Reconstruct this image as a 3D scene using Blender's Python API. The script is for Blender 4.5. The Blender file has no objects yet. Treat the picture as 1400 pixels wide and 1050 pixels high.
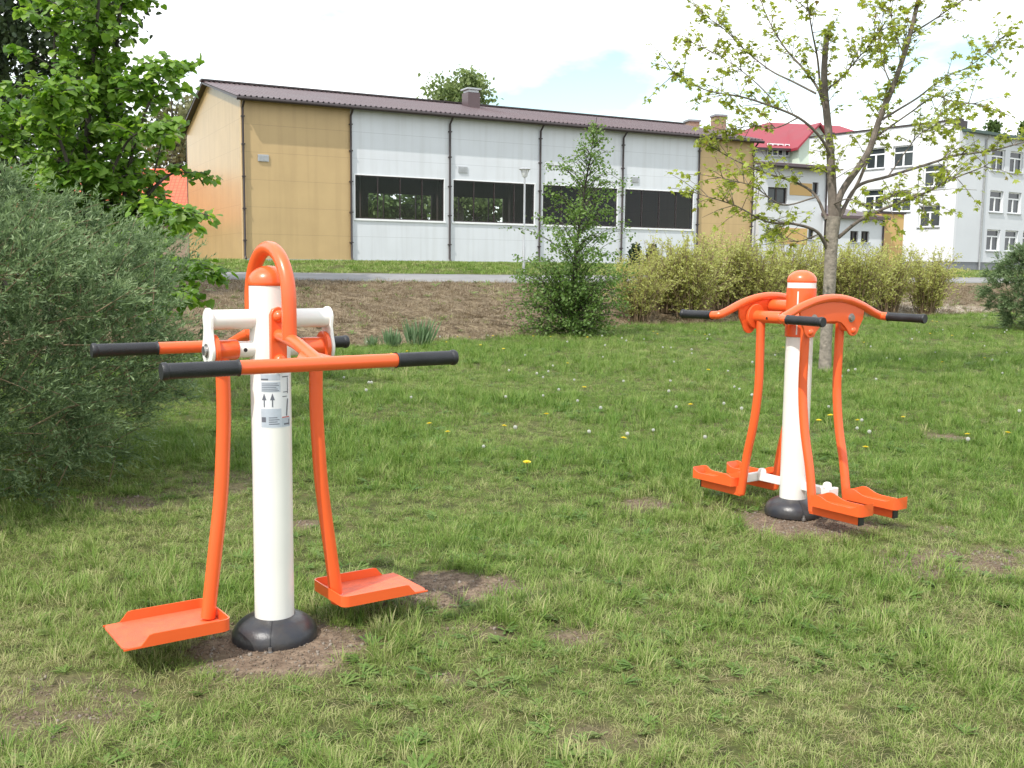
import bpy, math, random
import numpy as np
from mathutils import Matrix, Vector
random.seed(7); RNG = np.random.default_rng(7)
S = bpy.context.scene; COL = S.collection; R = math.radians

# ------------------------------------------------------------------ camera, sky, sun
CAM_H = 1.45; PITCH = R(6.48); ROLL = 0.0105; F = 1400.0
cd = bpy.data.cameras.new('camera'); cam = bpy.data.objects.new('camera', cd); COL.objects.link(cam)
cd.sensor_width = 36; cd.lens = 36 * F / 1400; cd.clip_start = .05; cd.clip_end = 3000
CM = Matrix.Translation((0, 0, CAM_H)) @ Matrix.Rotation(math.pi/2 - PITCH, 4, 'X') @ Matrix.Rotation(ROLL, 4, 'Z')
cam.matrix_world = CM; S.camera = cam
SUN_AZ = (-.62, -.785); SUN_EL = R(53)          # horizontal direction towards the sun
w = bpy.data.worlds.new('World'); S.world = w; w.use_nodes = True
nt = w.node_tree; nt.nodes.clear(); NN = nt.nodes.new; LK = nt.links.new
out = NN('ShaderNodeOutputWorld'); bg = NN('ShaderNodeBackground'); bg.inputs['Strength'].default_value = .135
sky = NN('ShaderNodeTexSky'); sky.sky_type = 'NISHITA'; sky.sun_disc = False
sky.sun_elevation = SUN_EL; sky.sun_rotation = math.atan2(SUN_AZ[0], SUN_AZ[1]); sky.air_density = 1.3; sky.dust_density = .6
tc = NN('ShaderNodeTexCoord'); mp = NN('ShaderNodeMapping'); mp.inputs['Scale'].default_value = (1, 1, 2.4); mp.inputs['Location'].default_value = (3.2, .4, 1.1)
nz = NN('ShaderNodeTexNoise'); nz.inputs['Scale'].default_value = 2.6; nz.inputs['Detail'].default_value = 9; nz.inputs['Roughness'].default_value = .55
rp = NN('ShaderNodeValToRGB'); rp.color_ramp.elements[0].position = .365; rp.color_ramp.elements[1].position = .49
mx = NN('ShaderNodeMix'); mx.data_type = 'RGBA'; mx.inputs['B'].default_value = (9.6, 9.8, 10.0, 1)
gm = NN('ShaderNodeMix'); gm.data_type = 'RGBA'; gm.blend_type = 'MULTIPLY'; gm.inputs['Factor'].default_value = 1; gm.inputs['B'].default_value = (1.22, 1.27, 1.2, 1)
LK(tc.outputs['Generated'], mp.inputs['Vector']); LK(mp.outputs[0], nz.inputs['Vector']); LK(nz.outputs[0], rp.inputs[0])
LK(rp.outputs[0], mx.inputs['Factor']); LK(sky.outputs[0], gm.inputs['A']); LK(gm.outputs['Result'], mx.inputs['A']); LK(mx.outputs['Result'], bg.inputs[0]); LK(bg.outputs[0], out.inputs[0])
sd = bpy.data.lights.new('sun', 'SUN'); sd.energy = 3.3; sd.angle = R(.6); sd.color = (1, .955, .88)
so = bpy.data.objects.new('sun', sd); COL.objects.link(so)
sdir = Vector((SUN_AZ[0]*math.cos(SUN_EL), SUN_AZ[1]*math.cos(SUN_EL), math.sin(SUN_EL)))
so.rotation_euler = sdir.to_track_quat('Z', 'Y').to_euler(); so.location = (-20, -12, 30)
S.view_settings.view_transform = 'Standard'; S.view_settings.look = 'None'; S.view_settings.exposure = .45; S.view_settings.gamma = 1

# ------------------------------------------------------------------ projection helpers
_M = np.array(CM.to_3x3())
def ray(x, y): return _M @ np.array([(x-700)/F, -(y-525)/F, -1.0])
def W(x, y, Y):                                     # the point seen at photo pixel x, y whose world depth is Y
    d = ray(x, y); t = Y/d[1]; return np.array([d[0]*t, Y, CAM_H + d[2]*t])
def Gd(x, y, z=0.0):
    d = ray(x, y); t = (z-CAM_H)/d[2]; return np.array([d[0]*t, d[1]*t, z])
def hitp(x, y, P0, n):
    d = ray(x, y); o = np.array([0, 0, CAM_H]); t = np.dot(np.array(P0)-o, n)/np.dot(d, n); return o + d*t

def hash2(ix, iy, s=0):
    h = np.sin(ix*127.1 + iy*311.7 + s*74.7)*43758.5453; return h - np.floor(h)
def vnoise(x, y, s=0):
    x = np.asarray(x, float); y = np.asarray(y, float); ix = np.floor(x); iy = np.floor(y); fx = x-ix; fy = y-iy
    fx = fx*fx*(3-2*fx); fy = fy*fy*(3-2*fy)
    return (hash2(ix, iy, s)*(1-fx)+hash2(ix+1, iy, s)*fx)*(1-fy) + (hash2(ix, iy+1, s)*(1-fx)+hash2(ix+1, iy+1, s)*fx)*fy
def fbm(x, y, s=0): return .5*vnoise(x, y, s)+.3*vnoise(x*2.1, y*2.1, s+3)+.2*vnoise(x*4.3, y*4.3, s+7)
def sm(a, b, x): t = np.clip((x-a)/(b-a), 0, 1); return t*t*(3-2*t)

# ------------------------------------------------------------------ tagging / mesh helpers
def tag(o, label=None, cat=None, group=None, kind=None):
    if label: o['label'] = label
    if cat: o['category'] = cat
    if group: o['group'] = group
    if kind: o['kind'] = kind
    return o
def empty(name, loc=(0, 0, 0), rz=0, label=None, cat=None, group=None):
    o = bpy.data.objects.new(name, None); COL.objects.link(o); o.location = loc; o.rotation_euler = (0, 0, rz); o.empty_display_size = .2
    return tag(o, label, cat, group)
def link(name, me, mat, parent=None):
    o = bpy.data.objects.new(name, me); COL.objects.link(o)
    if mat: me.materials.append(mat)
    if parent: o.parent = parent
    return o
def raw_mesh(name, V, Fc, attrs=None, smooth=False):
    V = np.asarray(V, np.float32); Fc = np.asarray(Fc, np.int32); k = Fc.shape[1]; m = len(Fc)
    me = bpy.data.meshes.new(name); me.vertices.add(len(V)); me.vertices.foreach_set('co', V.ravel())
    me.loops.add(m*k); me.loops.foreach_set('vertex_index', Fc.ravel()); me.polygons.add(m)
    me.polygons.foreach_set('loop_start', np.arange(0, m*k, k, dtype=np.int32)); me.polygons.foreach_set('loop_total', np.full(m, k, np.int32))
    if smooth: me.polygons.foreach_set('use_smooth', np.ones(m, bool))
    me.update(calc_edges=True)
    for nm, (dom, arr) in (attrs or {}).items():
        a = me.attributes.new(nm, 'FLOAT', dom); a.data.foreach_set('value', np.asarray(arr, np.float32))
    return me
def crom(P, n=8):
    P = [np.asarray(p, float) for p in P]; Q = [2*P[0]-P[1]] + P + [2*P[-1]-P[-2]]; o = []
    for i in range(1, len(Q)-2):
        for j in range(n):
            t = j/n; a, b, c, d = Q[i-1], Q[i], Q[i+1], Q[i+2]
            o.append(.5*(2*b + (c-a)*t + (2*a-5*b+4*c-d)*t*t + (3*b-a-3*c+d)*t**3))
    o.append(P[-1]); return o
class MB:
    def __init__(s): s.v = []; s.f = []
    def add(s, V, Fc):
        b = len(s.v); s.v += [tuple(float(c) for c in p) for p in V]; s.f += [tuple(b+i for i in f) for f in Fc]; return s
    def box(s, x0, x1, y0, y1, z0, z1, M=None):
        V = [(x0,y0,z0),(x1,y0,z0),(x1,y1,z0),(x0,y1,z0),(x0,y0,z1),(x1,y0,z1),(x1,y1,z1),(x0,y1,z1)]
        if M is not None: V = [tuple(M @ Vector(p)) for p in V]
        return s.add(V, [(3,2,1,0),(4,5,6,7),(0,1,5,4),(1,2,6,5),(2,3,7,6),(3,0,4,7)])
    def tube(s, P, r, seg=16, cap=True):
        P = [np.asarray(p, float) for p in P]; n = len(P); r = [r]*n if np.isscalar(r) else list(r)
        T = [P[min(i+1, n-1)]-P[max(i-1, 0)] for i in range(n)]; T = [t/(np.linalg.norm(t)+1e-12) for t in T]
        a = np.array([0, 0, 1.0]) if abs(T[0][2]) < .9 else np.array([1.0, 0, 0]); u = np.cross(T[0], a); u /= np.linalg.norm(u)
        V = []; Fc = []
        for i in range(n):
            u = u - T[i]*np.dot(u, T[i]); u /= np.linalg.norm(u)+1e-12; vv = np.cross(T[i], u)
            for k in range(seg):
                q = 2*math.pi*k/seg; V.append(P[i] + r[i]*(math.cos(q)*u + math.sin(q)*vv))
        for i in range(n-1):
            for k in range(seg): Fc.append((i*seg+k, i*seg+(k+1) % seg, (i+1)*seg+(k+1) % seg, (i+1)*seg+k))
        if cap: Fc.append(tuple(range(seg-1, -1, -1))); Fc.append(tuple((n-1)*seg+k for k in range(seg)))
        return s.add(V, Fc)
    def lathe(s, prof, c=(0, 0, 0), axis='z', seg=40):
        V = []; Fc = []; n = len(prof); c = np.asarray(c, float)
        ax = {'z': (np.array([1., 0, 0]), np.array([0, 1., 0]), np.array([0, 0, 1.])), 'x': (np.array([0, 1., 0]), np.array([0, 0, 1.]), np.array([1., 0, 0])),
              'y': (np.array([0, 0, 1.]), np.array([1., 0, 0]), np.array([0, 1., 0]))}[axis]
        for r_, h in prof:
            for k in range(seg):
                q = 2*math.pi*k/seg; V.append(c + max(r_, 1e-4)*(math.cos(q)*ax[0]+math.sin(q)*ax[1]) + h*ax[2])
        for i in range(n-1):
            for k in range(seg): Fc.append((i*seg+k, i*seg+(k+1) % seg, (i+1)*seg+(k+1) % seg, (i+1)*seg+k))
        Fc.append(tuple(range(seg-1, -1, -1))); Fc.append(tuple((n-1)*seg+k for k in range(seg)))
        return s.add(V, Fc)
    def prism(s, outl, fn, h0, h1):                  # 2D outline (ccw), fn(a, b, h) -> point
        n = len(outl); V = [fn(a, b, h0) for a, b in outl] + [fn(a, b, h1) for a, b in outl]
        Fc = [tuple(range(n-1, -1, -1)), tuple(range(n, 2*n))] + [(i, (i+1) % n, n+(i+1) % n, n+i) for i in range(n)]
        return s.add(V, Fc)
    def build(s, name, mat, parent=None, smooth=True, angle=38, bevel=0):
        me = bpy.data.meshes.new(name); me.from_pydata(s.v, [], s.f); me.update()
        import bmesh
        bm = bmesh.new(); bm.from_mesh(me); bmesh.ops.recalc_face_normals(bm, faces=bm.faces); bm.to_mesh(me); bm.free()
        if smooth: me.shade_smooth(); me.set_sharp_from_angle(angle=R(angle))
        o = link(name, me, mat, parent)
        if bevel:
            m = o.modifiers.new('bevel', 'BEVEL'); m.width = bevel; m.segments = 2; m.limit_method = 'ANGLE'; m.angle_limit = R(45)
        return o

# ------------------------------------------------------------------ materials
def newmat(name):
    m = bpy.data.materials.new(name); m.use_nodes = True; t = m.node_tree; b = t.nodes['Principled BSDF']; return m, t, b
def mat(name, col, rough=.5, metal=0, var=.0, scale=8, bump=0, bscale=60, coat=0, dirt=None, spec=.5):
    m, t, b = newmat(name); b.inputs['Roughness'].default_value = rough; b.inputs['Metallic'].default_value = metal
    b.inputs['Coat Weight'].default_value = coat; b.inputs['Coat Roughness'].default_value = .12; b.inputs['Specular IOR Level'].default_value = spec
    tc = t.nodes.new('ShaderNodeTexCoord'); n = t.nodes.new('ShaderNodeTexNoise'); n.inputs['Scale'].default_value = scale; n.inputs['Detail'].default_value = 6
    t.links.new(tc.outputs['Object'], n.inputs['Vector'])
    rp = t.nodes.new('ShaderNodeValToRGB'); e = rp.color_ramp.elements; e[0].position = .3; e[1].position = .7
    lo = [max(0, c*(1-var)) for c in col]; hi = [min(1, c*(1+var)) for c in col]
    if dirt: lo = list(dirt)
    e[0].color = (*lo, 1); e[1].color = (*hi, 1); t.links.new(n.outputs[0], rp.inputs[0]); t.links.new(rp.outputs[0], b.inputs['Base Color'])
    mr = t.nodes.new('ShaderNodeMapRange'); mr.inputs['To Min'].default_value = max(.02, rough-.1); mr.inputs['To Max'].default_value = min(1, rough+.1)
    t.links.new(n.outputs[0], mr.inputs['Value']); t.links.new(mr.outputs[0], b.inputs['Roughness'])
    if bump:
        n2 = t.nodes.new('ShaderNodeTexNoise'); n2.inputs['Scale'].default_value = bscale; n2.inputs['Detail'].default_value = 4; t.links.new(tc.outputs['Object'], n2.inputs['Vector'])
        bp = t.nodes.new('ShaderNodeBump'); bp.inputs['Strength'].default_value = bump; bp.inputs['Distance'].default_value = .02
        t.links.new(n2.outputs[0], bp.inputs['Height']); t.links.new(bp.outputs[0], b.inputs['Normal'])
    return m
def leafmat(name, cols, trans=.35, rough=.5, spec=.35):
    m, t, b = newmat(name); a = t.nodes.new('ShaderNodeAttribute'); a.attribute_name = 'v'
    rp = t.nodes.new('ShaderNodeValToRGB'); e = rp.color_ramp.elements
    while len(e) < len(cols): e.new(.5)
    for i, c in enumerate(cols): e[i].position = i/(len(cols)-1); e[i].color = (*c, 1)
    t.links.new(a.outputs['Fac'], rp.inputs[0]); t.links.new(rp.outputs[0], b.inputs['Base Color']); b.inputs['Roughness'].default_value = rough; b.inputs['Specular IOR Level'].default_value = spec
    tr = t.nodes.new('ShaderNodeBsdfTranslucent'); mx = t.nodes.new('ShaderNodeMixShader'); mx.inputs[0].default_value = trans
    hs = t.nodes.new('ShaderNodeHueSaturation'); hs.inputs['Value'].default_value = 1.5; hs.inputs['Saturation'].default_value = 1.1; hs.inputs['Hue'].default_value = .49
    t.links.new(rp.outputs[0], hs.inputs['Color']); t.links.new(hs.outputs[0], tr.inputs[0]); o = t.nodes['Material Output']
    t.links.new(b.outputs[0], mx.inputs[1]); t.links.new(tr.outputs[0], mx.inputs[2]); t.links.new(mx.outputs[0], o.inputs['Surface']); return m
def panelmat(name, col, rough, metal, zstep, xstep=0, var=.05, axis='X', bumpy=0):   # sandwich panels with thin joints
    m, t, b = newmat(name); b.inputs['Metallic'].default_value = metal; tc = t.nodes.new('ShaderNodeTexCoord'); sx = t.nodes.new('ShaderNodeSeparateXYZ'); t.links.new(tc.outputs['Object'], sx.inputs[0])
    def mth(op, a, bb):
        q = t.nodes.new('ShaderNodeMath'); q.operation = op
        for i, vv in enumerate((a, bb)):
            if isinstance(vv, (int, float)): q.inputs[i].default_value = vv
            else: t.links.new(vv, q.inputs[i])
        return q.outputs[0]
    joint = mth('LESS_THAN', mth('FRACT', mth('DIVIDE', sx.outputs['Z'], zstep), 0), .022/zstep)
    if xstep: joint = mth('MAXIMUM', joint, mth('LESS_THAN', mth('FRACT', mth('DIVIDE', sx.outputs[axis], xstep), 0), .022/xstep))
    n = t.nodes.new('ShaderNodeTexNoise'); n.inputs['Scale'].default_value = .9; n.inputs['Detail'].default_value = 5; t.links.new(tc.outputs['Object'], n.inputs['Vector'])
    rp = t.nodes.new('ShaderNodeValToRGB'); e = rp.color_ramp.elements; e[0].position = .3; e[1].position = .7
    e[0].color = (*[c*(1-var) for c in col], 1); e[1].color = (*[min(1, c*(1+var)) for c in col], 1); t.links.new(n.outputs[0], rp.inputs[0])
    mx = t.nodes.new('ShaderNodeMix'); mx.data_type = 'RGBA'; mx.inputs['B'].default_value = (*[c*.80 for c in col], 1)
    t.links.new(joint, mx.inputs['Factor']); t.links.new(rp.outputs[0], mx.inputs['A']); t.links.new(mx.outputs['Result'], b.inputs['Base Color'])
    b.inputs['Roughness'].default_value = rough
    if bumpy: b.inputs['IOR'].default_value = 1.28
    mp = t.nodes.new('ShaderNodeMapping'); mp.inputs['Scale'].default_value = (3.2, 3.2, .16); n3 = t.nodes.new('ShaderNodeTexNoise'); n3.inputs['Scale'].default_value = 1; n3.inputs['Detail'].default_value = 7
    t.links.new(tc.outputs['Object'], mp.inputs[0]); t.links.new(mp.outputs[0], n3.inputs['Vector']); r3 = t.nodes.new('ShaderNodeValToRGB'); r3.color_ramp.elements[0].position = .36; r3.color_ramp.elements[0].color = (.84, .83, .81, 1); r3.color_ramp.elements[1].position = .52; r3.color_ramp.elements[1].color = (1, 1, 1, 1)
    t.links.new(n3.outputs[0], r3.inputs[0]); m3 = t.nodes.new('ShaderNodeMix'); m3.data_type = 'RGBA'; m3.blend_type = 'MULTIPLY'; m3.inputs['Factor'].default_value = .4; t.links.new(mx.outputs['Result'], m3.inputs['A']); t.links.new(r3.outputs[0], m3.inputs['B']); t.links.new(m3.outputs['Result'], b.inputs['Base Color'])
    if bumpy:
        bp = t.nodes.new('ShaderNodeBump'); bp.inputs['Strength'].default_value = bumpy; bp.inputs['Distance'].default_value = .03; t.links.new(n.outputs[0], bp.inputs['Height']); t.links.new(bp.outputs[0], b.inputs['Normal'])
    return m
def glassmat(name, tint):
    m = bpy.data.materials.new(name); m.use_nodes = True; t = m.node_tree; t.nodes.clear(); o = t.nodes.new('ShaderNodeOutputMaterial')
    tr = t.nodes.new('ShaderNodeBsdfTransparent'); tr.inputs[0].default_value = (*tint, 1); gl = t.nodes.new('ShaderNodeBsdfGlossy'); gl.inputs['Roughness'].default_value = .02
    fr = t.nodes.new('ShaderNodeFresnel'); fr.inputs[0].default_value = 1.28; mx = t.nodes.new('ShaderNodeMixShader')
    t.links.new(fr.outputs[0], mx.inputs[0]); t.links.new(tr.outputs[0], mx.inputs[1]); t.links.new(gl.outputs[0], mx.inputs[2]); t.links.new(mx.outputs[0], o.inputs[0]); return m
ORANGE = mat('orange_powder_coat', (.80, .118, .027), .34, var=.04, scale=3, coat=.25, bump=.03, bscale=300)
TREAD = mat('orange_sheen_tread_coat', (.80, .145, .06), .45, var=.06, scale=26, bump=.3, bscale=420, dirt=(.62, .12, .06))  # lighter and pinker than the frame: sky sheen put into the colour
WHITE = mat('white_powder_coat', (.78, .77, .73), .32, var=.03, scale=4, coat=.2, bump=.02, bscale=250)
BLACK = mat('black_rubber', (.016, .017, .02), .45, var=.3, scale=14, bump=.15, bscale=200)
COVER = mat('black_plastic_cover', (.018, .02, .027), .36, var=.25, scale=16, bump=.08, bscale=60, dirt=(.045, .04, .036))
STEEL = mat('bolt_steel', (.42, .41, .40), .35, .9, var=.15, scale=40)
STICK = mat('sticker_white', (.72, .74, .77), .4, var=.03)
STGREY = mat('sticker_grey', (.44, .49, .56), .4, var=.05, scale=60)
STDARK = mat('sticker_print', (.12, .13, .16), .5)
STRED = mat('sticker_red', (.5, .10, .09), .5)
BARK = mat('grey_bark', (.23, .20, .165), .85, var=.35, scale=14, bump=.7, bscale=35)
BARKM = mat('maple_branch_bark', (.14, .115, .095), .85, var=.35, scale=10, bump=.4, bscale=35)
BARKD = mat('dark_bark', (.06, .05, .04), .9, var=.3, scale=10, bump=.5)
TWIG = mat('brown_twig', (.20, .145, .085), .85, var=.3, scale=6)
ROOFB = mat('brown_roof_sheet', (.095, .062, .066), .42, var=.1, scale=.6)
TRIM = mat('dark_brown_trim', (.035, .024, .024), .45, var=.15)
ASPH = mat('path_asphalt', (.215, .213, .212), .9, var=.12, scale=1.5, bump=.3, bscale=90)
PVC = mat('white_window_frame', (.80, .81, .82), .35, var=.02)
DGL = mat('dark_glazing', (.035, .042, .048), .06, var=.5, scale=.5)
GALV = mat('galvanised_steel', (.45, .46, .47), .45, .7, var=.1)
LAMPG = mat('lamp_glass', (.72, .74, .75), .25, var=.03)

# ------------------------------------------------------------------ terrain
_ed = np.array([Gd(*p) for p in ((180, 490), (250, 482), (500, 474), (680, 463), (850, 446), (1000, 440), (1300, 431), (1400, 428))])
ZP1 = W(500, 384.5, 33)[2]; ZP2 = W(500, 375, 36)[2]; HALL0 = W(333, 357, 46); ZB = HALL0[2]
def edge(X): return np.interp(X, _ed[:, 0], _ed[:, 1]) + .35*(vnoise(np.asarray(X)*.9, 3.3)-.5)
def pathy(X): return np.interp(X, [-60, 1, 12, 40], [33, 33, 42, 60])
def G(X, Y):
    X = np.asarray(X, float); Y = np.asarray(Y, float); e = np.interp(X, _ed[:, 0], _ed[:, 1]); p = pathy(X)
    t = np.clip((Y-e)/(p-e), 0, 1); z = ZP1*t - .10*np.sin(np.pi*np.clip(t*5, 0, 1))
    z = z + (ZP2-ZP1)*np.clip((Y-p)/3, 0, 1) + (ZB-ZP2)*np.clip((Y-p-3)/8, 0, 1)
    return z + .03*(vnoise(X*.5, Y*.5, 5)-.5)*(Y > 2)*(Y < 32)
BL = Gd(376, 873); BR = Gd(1083, 702)
# bare soil spots: photo pixel on the lawn, radii in metres, strength
SPOTS = [(382, 890, .36, .30, 1.15), (621, 806, .27, .25, 1.7), (418, 716, .10, .09, 1.1), (1095, 714, .40, .32, 1.15), (884, 687, .16, .16, .8), (1300, 598, .2, .17, 1.0),
         (1290, 768, .42, .3, .8), (1380, 760, .25, .2, .6), (788, 876, .13, .09, .8), (605, 931, .06, .05, .9), (60, 960, .40, .24, .5), (20, 1010, .25, .15, .4), (150, 690, .4, .25, .6),
         (1292, 722, .1, .1, .6), (1150, 715, .3, .15, .6), (720, 810, .12, .08, .5), (870, 560, .3, .25, .35), (1100, 600, .2, .2, .4), (1370, 577, .25, .2, .5), (520, 830, .12, .08, .5), (985, 690, .3, .2, .4), (640, 870, .2, .1, .5), (300, 660, .4, .4, .4), (1000, 880, .2, .1, .35), (820, 1010, .15, .08, .4)]
SPOTW = [(Gd(a, b), c, d, e) for a, b, c, d, e in SPOTS]
def bare(X, Y):
    X = np.asarray(X, float); Y = np.asarray(Y, float); b = np.zeros_like(X); k = fbm(X*7, Y*7, 11)
    for p, rx, ry, s in SPOTW:
        d = np.sqrt(((X-p[0])/rx)**2 + ((Y-p[1])/ry)**2); b = np.maximum(b, s*(1-sm(.7, 1.25, d+.7*(k-.5))))
    return np.clip(b, 0, 1)
def dryness(X, Y):
    X = np.asarray(X, float); Y = np.asarray(Y, float); d = .25 + 1.0*(fbm(X*.55, Y*.55, 21)-.42) + .5*(fbm(X*2.3, Y*2.3, 23)-.5)
    d = d + .38*(1-sm(3.4, 5.6, Y)) + .25*(1-sm(-2.2, -1.4, X))*(1-sm(3.2, 4.2, Y)); d = d - .26*sm(5.2, 8, Y)
    return np.clip(d, 0, 1)
def ax(*segs):
    o = []
    for a, b, s in segs: o += list(np.arange(a, b, s))
    return np.array(o + [segs[-1][1]])
gx = ax((-320, -60, 20), (-60, -16, 1), (-16, -4, .3), (-4, 5, .09), (5, 20, .3), (20, 60, 1), (60, 320, 20)); gy = ax((-30, 1, 3), (1, 2, .5), (2, 9, .09), (9, 50, .3), (50, 90, 2), (90, 600, 30))
GX, GY = np.meshgrid(gx, gy); GZ = G(GX, GY); nx, ny = len(gx), len(gy)
idx = np.arange(nx*ny).reshape(ny, nx); Fq = np.stack([idx[:-1, :-1].ravel(), idx[:-1, 1:].ravel(), idx[1:, 1:].ravel(), idx[1:, :-1].ravel()], 1)
EE = edge(GX); PP = pathy(GX)
bank = sm(-.25, .35, GY-EE)*(1-sm(-.4, .1, GY-PP))
far_bare = np.exp(-(((GX-15.5)/2.5)**2 + ((GY-36)/2.5)**2))
def gmat():
    m, t, b = newmat('lawn_soil'); b.inputs['Roughness'].default_value = .95; b.inputs['Specular IOR Level'].default_value = .15
    tc = t.nodes.new('ShaderNodeTexCoord')
    def noise(s, d=6):
        n = t.nodes.new('ShaderNodeTexNoise'); n.inputs['Scale'].default_value = s; n.inputs['Detail'].default_value = d; t.links.new(tc.outputs['Object'], n.inputs['Vector']); return n.outputs[0]
    def ramp(f, *st):
        r = t.nodes.new('ShaderNodeValToRGB'); e = r.color_ramp.elements
        while len(e) < len(st): e.new(.5)
        for i, (p, c) in enumerate(st): e[i].position = p; e[i].color = (*c, 1)
        t.links.new(f, r.inputs[0]); return r.outputs[0]
    def mix(f, a, bb):
        x = t.nodes.new('ShaderNodeMix'); x.data_type = 'RGBA'; t.links.new(f, x.inputs['Factor']); t.links.new(a, x.inputs['A']); t.links.new(bb, x.inputs['B']); return x.outputs['Result']
    def att(n):
        a = t.nodes.new('ShaderNodeAttribute'); a.attribute_name = n; return a.outputs['Fac']
    turf = ramp(noise(9), (.3, (.05, .055, .02)), (.55, (.085, .095, .03)), (.75, (.14, .12, .055)))
    soil = ramp(noise(22, 9), (.3, (.12, .085, .060)), (.55, (.20, .148, .105)), (.75, (.28, .215, .155)))
    litter = ramp(noise(11, 10), (.34, (.075, .052, .033)), (.5, (.16, .12, .075)), (.62, (.27, .215, .14)), (.72, (.13, .12, .05)))
    c = mix(att('bare'), turf, soil); c = mix(att('bank'), c, litter); c = mix(att('pale'), c, ramp(noise(3), (.3, (.36, .31, .25)), (.7, (.5, .45, .38))))
    t.links.new(c, b.inputs['Base Color'])
    bp = t.nodes.new('ShaderNodeBump'); bp.inputs['Strength'].default_value = .8; bp.inputs['Distance'].default_value = .03; t.links.new(noise(40, 8), bp.inputs['Height']); t.links.new(bp.outputs[0], b.inputs['Normal'])
    return m
GMAT = gmat()
g_me = raw_mesh('ground', np.stack([GX, GY, GZ], -1).reshape(-1, 3), Fq, {'bare': ('POINT', bare(GX, GY).ravel()), 'bank': ('POINT', bank.ravel()), 'pale': ('POINT', np.clip(far_bare*1.3, 0, 1).ravel())}, True)
tag(link('ground', g_me, GMAT), kind='structure')
px_ = np.arange(-60, 42, .5); V = []; Fc = []
for i, x in enumerate(px_):
    y0 = float(pathy(x))
    for j, q in enumerate((0, 1, 2, 3)): V.append((x, y0+q, float(G(x, y0+q))+.035))
    V.append((x, y0-.04, float(G(x, y0))-.1)); V.append((x, y0+3.04, float(G(x, y0+3))-.1))
for i in range(len(px_)-1):
    a, b = 6*i, 6*i+6
    for j in range(3): Fc.append((a+j, b+j, b+j+1, a+j+1))
    Fc.append((a+4, b+4, b, a)); Fc.append((a+3, b+3, b+5, a+5))
tag(link('path', raw_mesh('path', V, Fc), ASPH), kind='structure')

# ------------------------------------------------------------------ grass (uncountable: one object per cover)
def grassmat(name, fresh, mid, dry):
    m, t, b = newmat(name); b.inputs['Roughness'].default_value = .5; b.inputs['Specular IOR Level'].default_value = .25
    a = t.nodes.new('ShaderNodeAttribute'); a.attribute_type = 'INSTANCER'; a.attribute_name = 'tint'; v = t.nodes.new('ShaderNodeAttribute'); v.attribute_name = 'v'
    md = t.nodes.new('ShaderNodeMath'); md.operation = 'MULTIPLY_ADD'; md.inputs[1].default_value = .5; t.links.new(v.outputs['Fac'], md.inputs[0]); t.links.new(a.outputs['Fac'], md.inputs[2])
    rp = t.nodes.new('ShaderNodeValToRGB'); e = rp.color_ramp.elements; e.new(.5); e.new(.8)
    for i, (p, c) in enumerate(((.12, fresh), (.6, mid), (1.0, dry), (1.0, dry))): e[i].position = p; e[i].color = (*c, 1)
    t.links.new(md.outputs[0], rp.inputs[0]); t.links.new(rp.outputs[0], b.inputs['Base Color'])
    tr = t.nodes.new('ShaderNodeBsdfTranslucent'); mx = t.nodes.new('ShaderNodeMixShader'); mx.inputs[0].default_value = .35; t.links.new(rp.outputs[0], tr.inputs[0])
    t.links.new(b.outputs[0], mx.inputs[1]); t.links.new(tr.outputs[0], mx.inputs[2]); t.links.new(mx.outputs[0], t.nodes['Material Output'].inputs[0]); return m
GRASS = grassmat('grass_blades', (.08, .18, .018), (.225, .325, .068), (.47, .45, .22))
STRAW = grassmat('dry_straw', (.26, .23, .11), (.34, .29, .15), (.42, .36, .22))
WEED = grassmat('weed_leaves', (.085, .17, .03), (.14, .23, .05), (.22, .28, .09))
DEAD = grassmat('dead_stems', (.12, .085, .05), (.22, .165, .10), (.33, .27, .18))
def tuft(name, n, rad, hl, width, lean, mt, flat=False, seed=0):
    rg = np.random.default_rng(seed); V = []; Fc = []; vv = []
    for i in range(n):
        a = rg.uniform(0, 6.283); r_ = rad*math.sqrt(rg.uniform()); b0 = np.array([r_*math.cos(a), r_*math.sin(a), -.004]); h = rg.uniform(*hl)
        da = a + rg.normal(0, .9) if not flat else rg.uniform(0, 6.283); ln = abs(rg.normal(lean[0], lean[1])); d = np.array([math.cos(da), math.sin(da), 0]); sd_ = np.array([-math.sin(da), math.cos(da), 0]); tw = rg.uniform(-.7, .7); sd_ = sd_*math.cos(tw) + np.array([0, 0, 1])*math.sin(tw)*.5
        k0 = len(V); th = .15 + ln*.3; p = b0.copy(); wd = width*rg.uniform(.6, 1.3); N = 4
        for s in range(N+1):
            q = s/N; ww = wd*(1-q**1.6)*(.85+.3*q)
            if flat: ww = wd*(1-q*.6)
            V.append(p - sd_*ww*.5); V.append(p + sd_*ww*.5)
            th2 = min(1.75, th + ln*1.25*q) if not flat else 1.45+.2*math.sin(3*q+i)
            p = p + h/N*(d*math.sin(th2) + np.array([0, 0, 1])*math.cos(th2))
            if p[2] < .003: p[2] = .003+.004*rg.uniform()
            if flat and s == 0: p[2] = max(p[2], .012*rg.uniform()+.004)
        for s in range(N): Fc.append((k0+2*s, k0+2*s+1, k0+2*s+3, k0+2*s+2))
        vv += [rg.uniform()]*N
    me = raw_mesh(name, V, Fc, {'v': ('FACE', vv)}, True); me.materials.append(mt); return bpy.data.objects.new(name, me)
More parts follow.
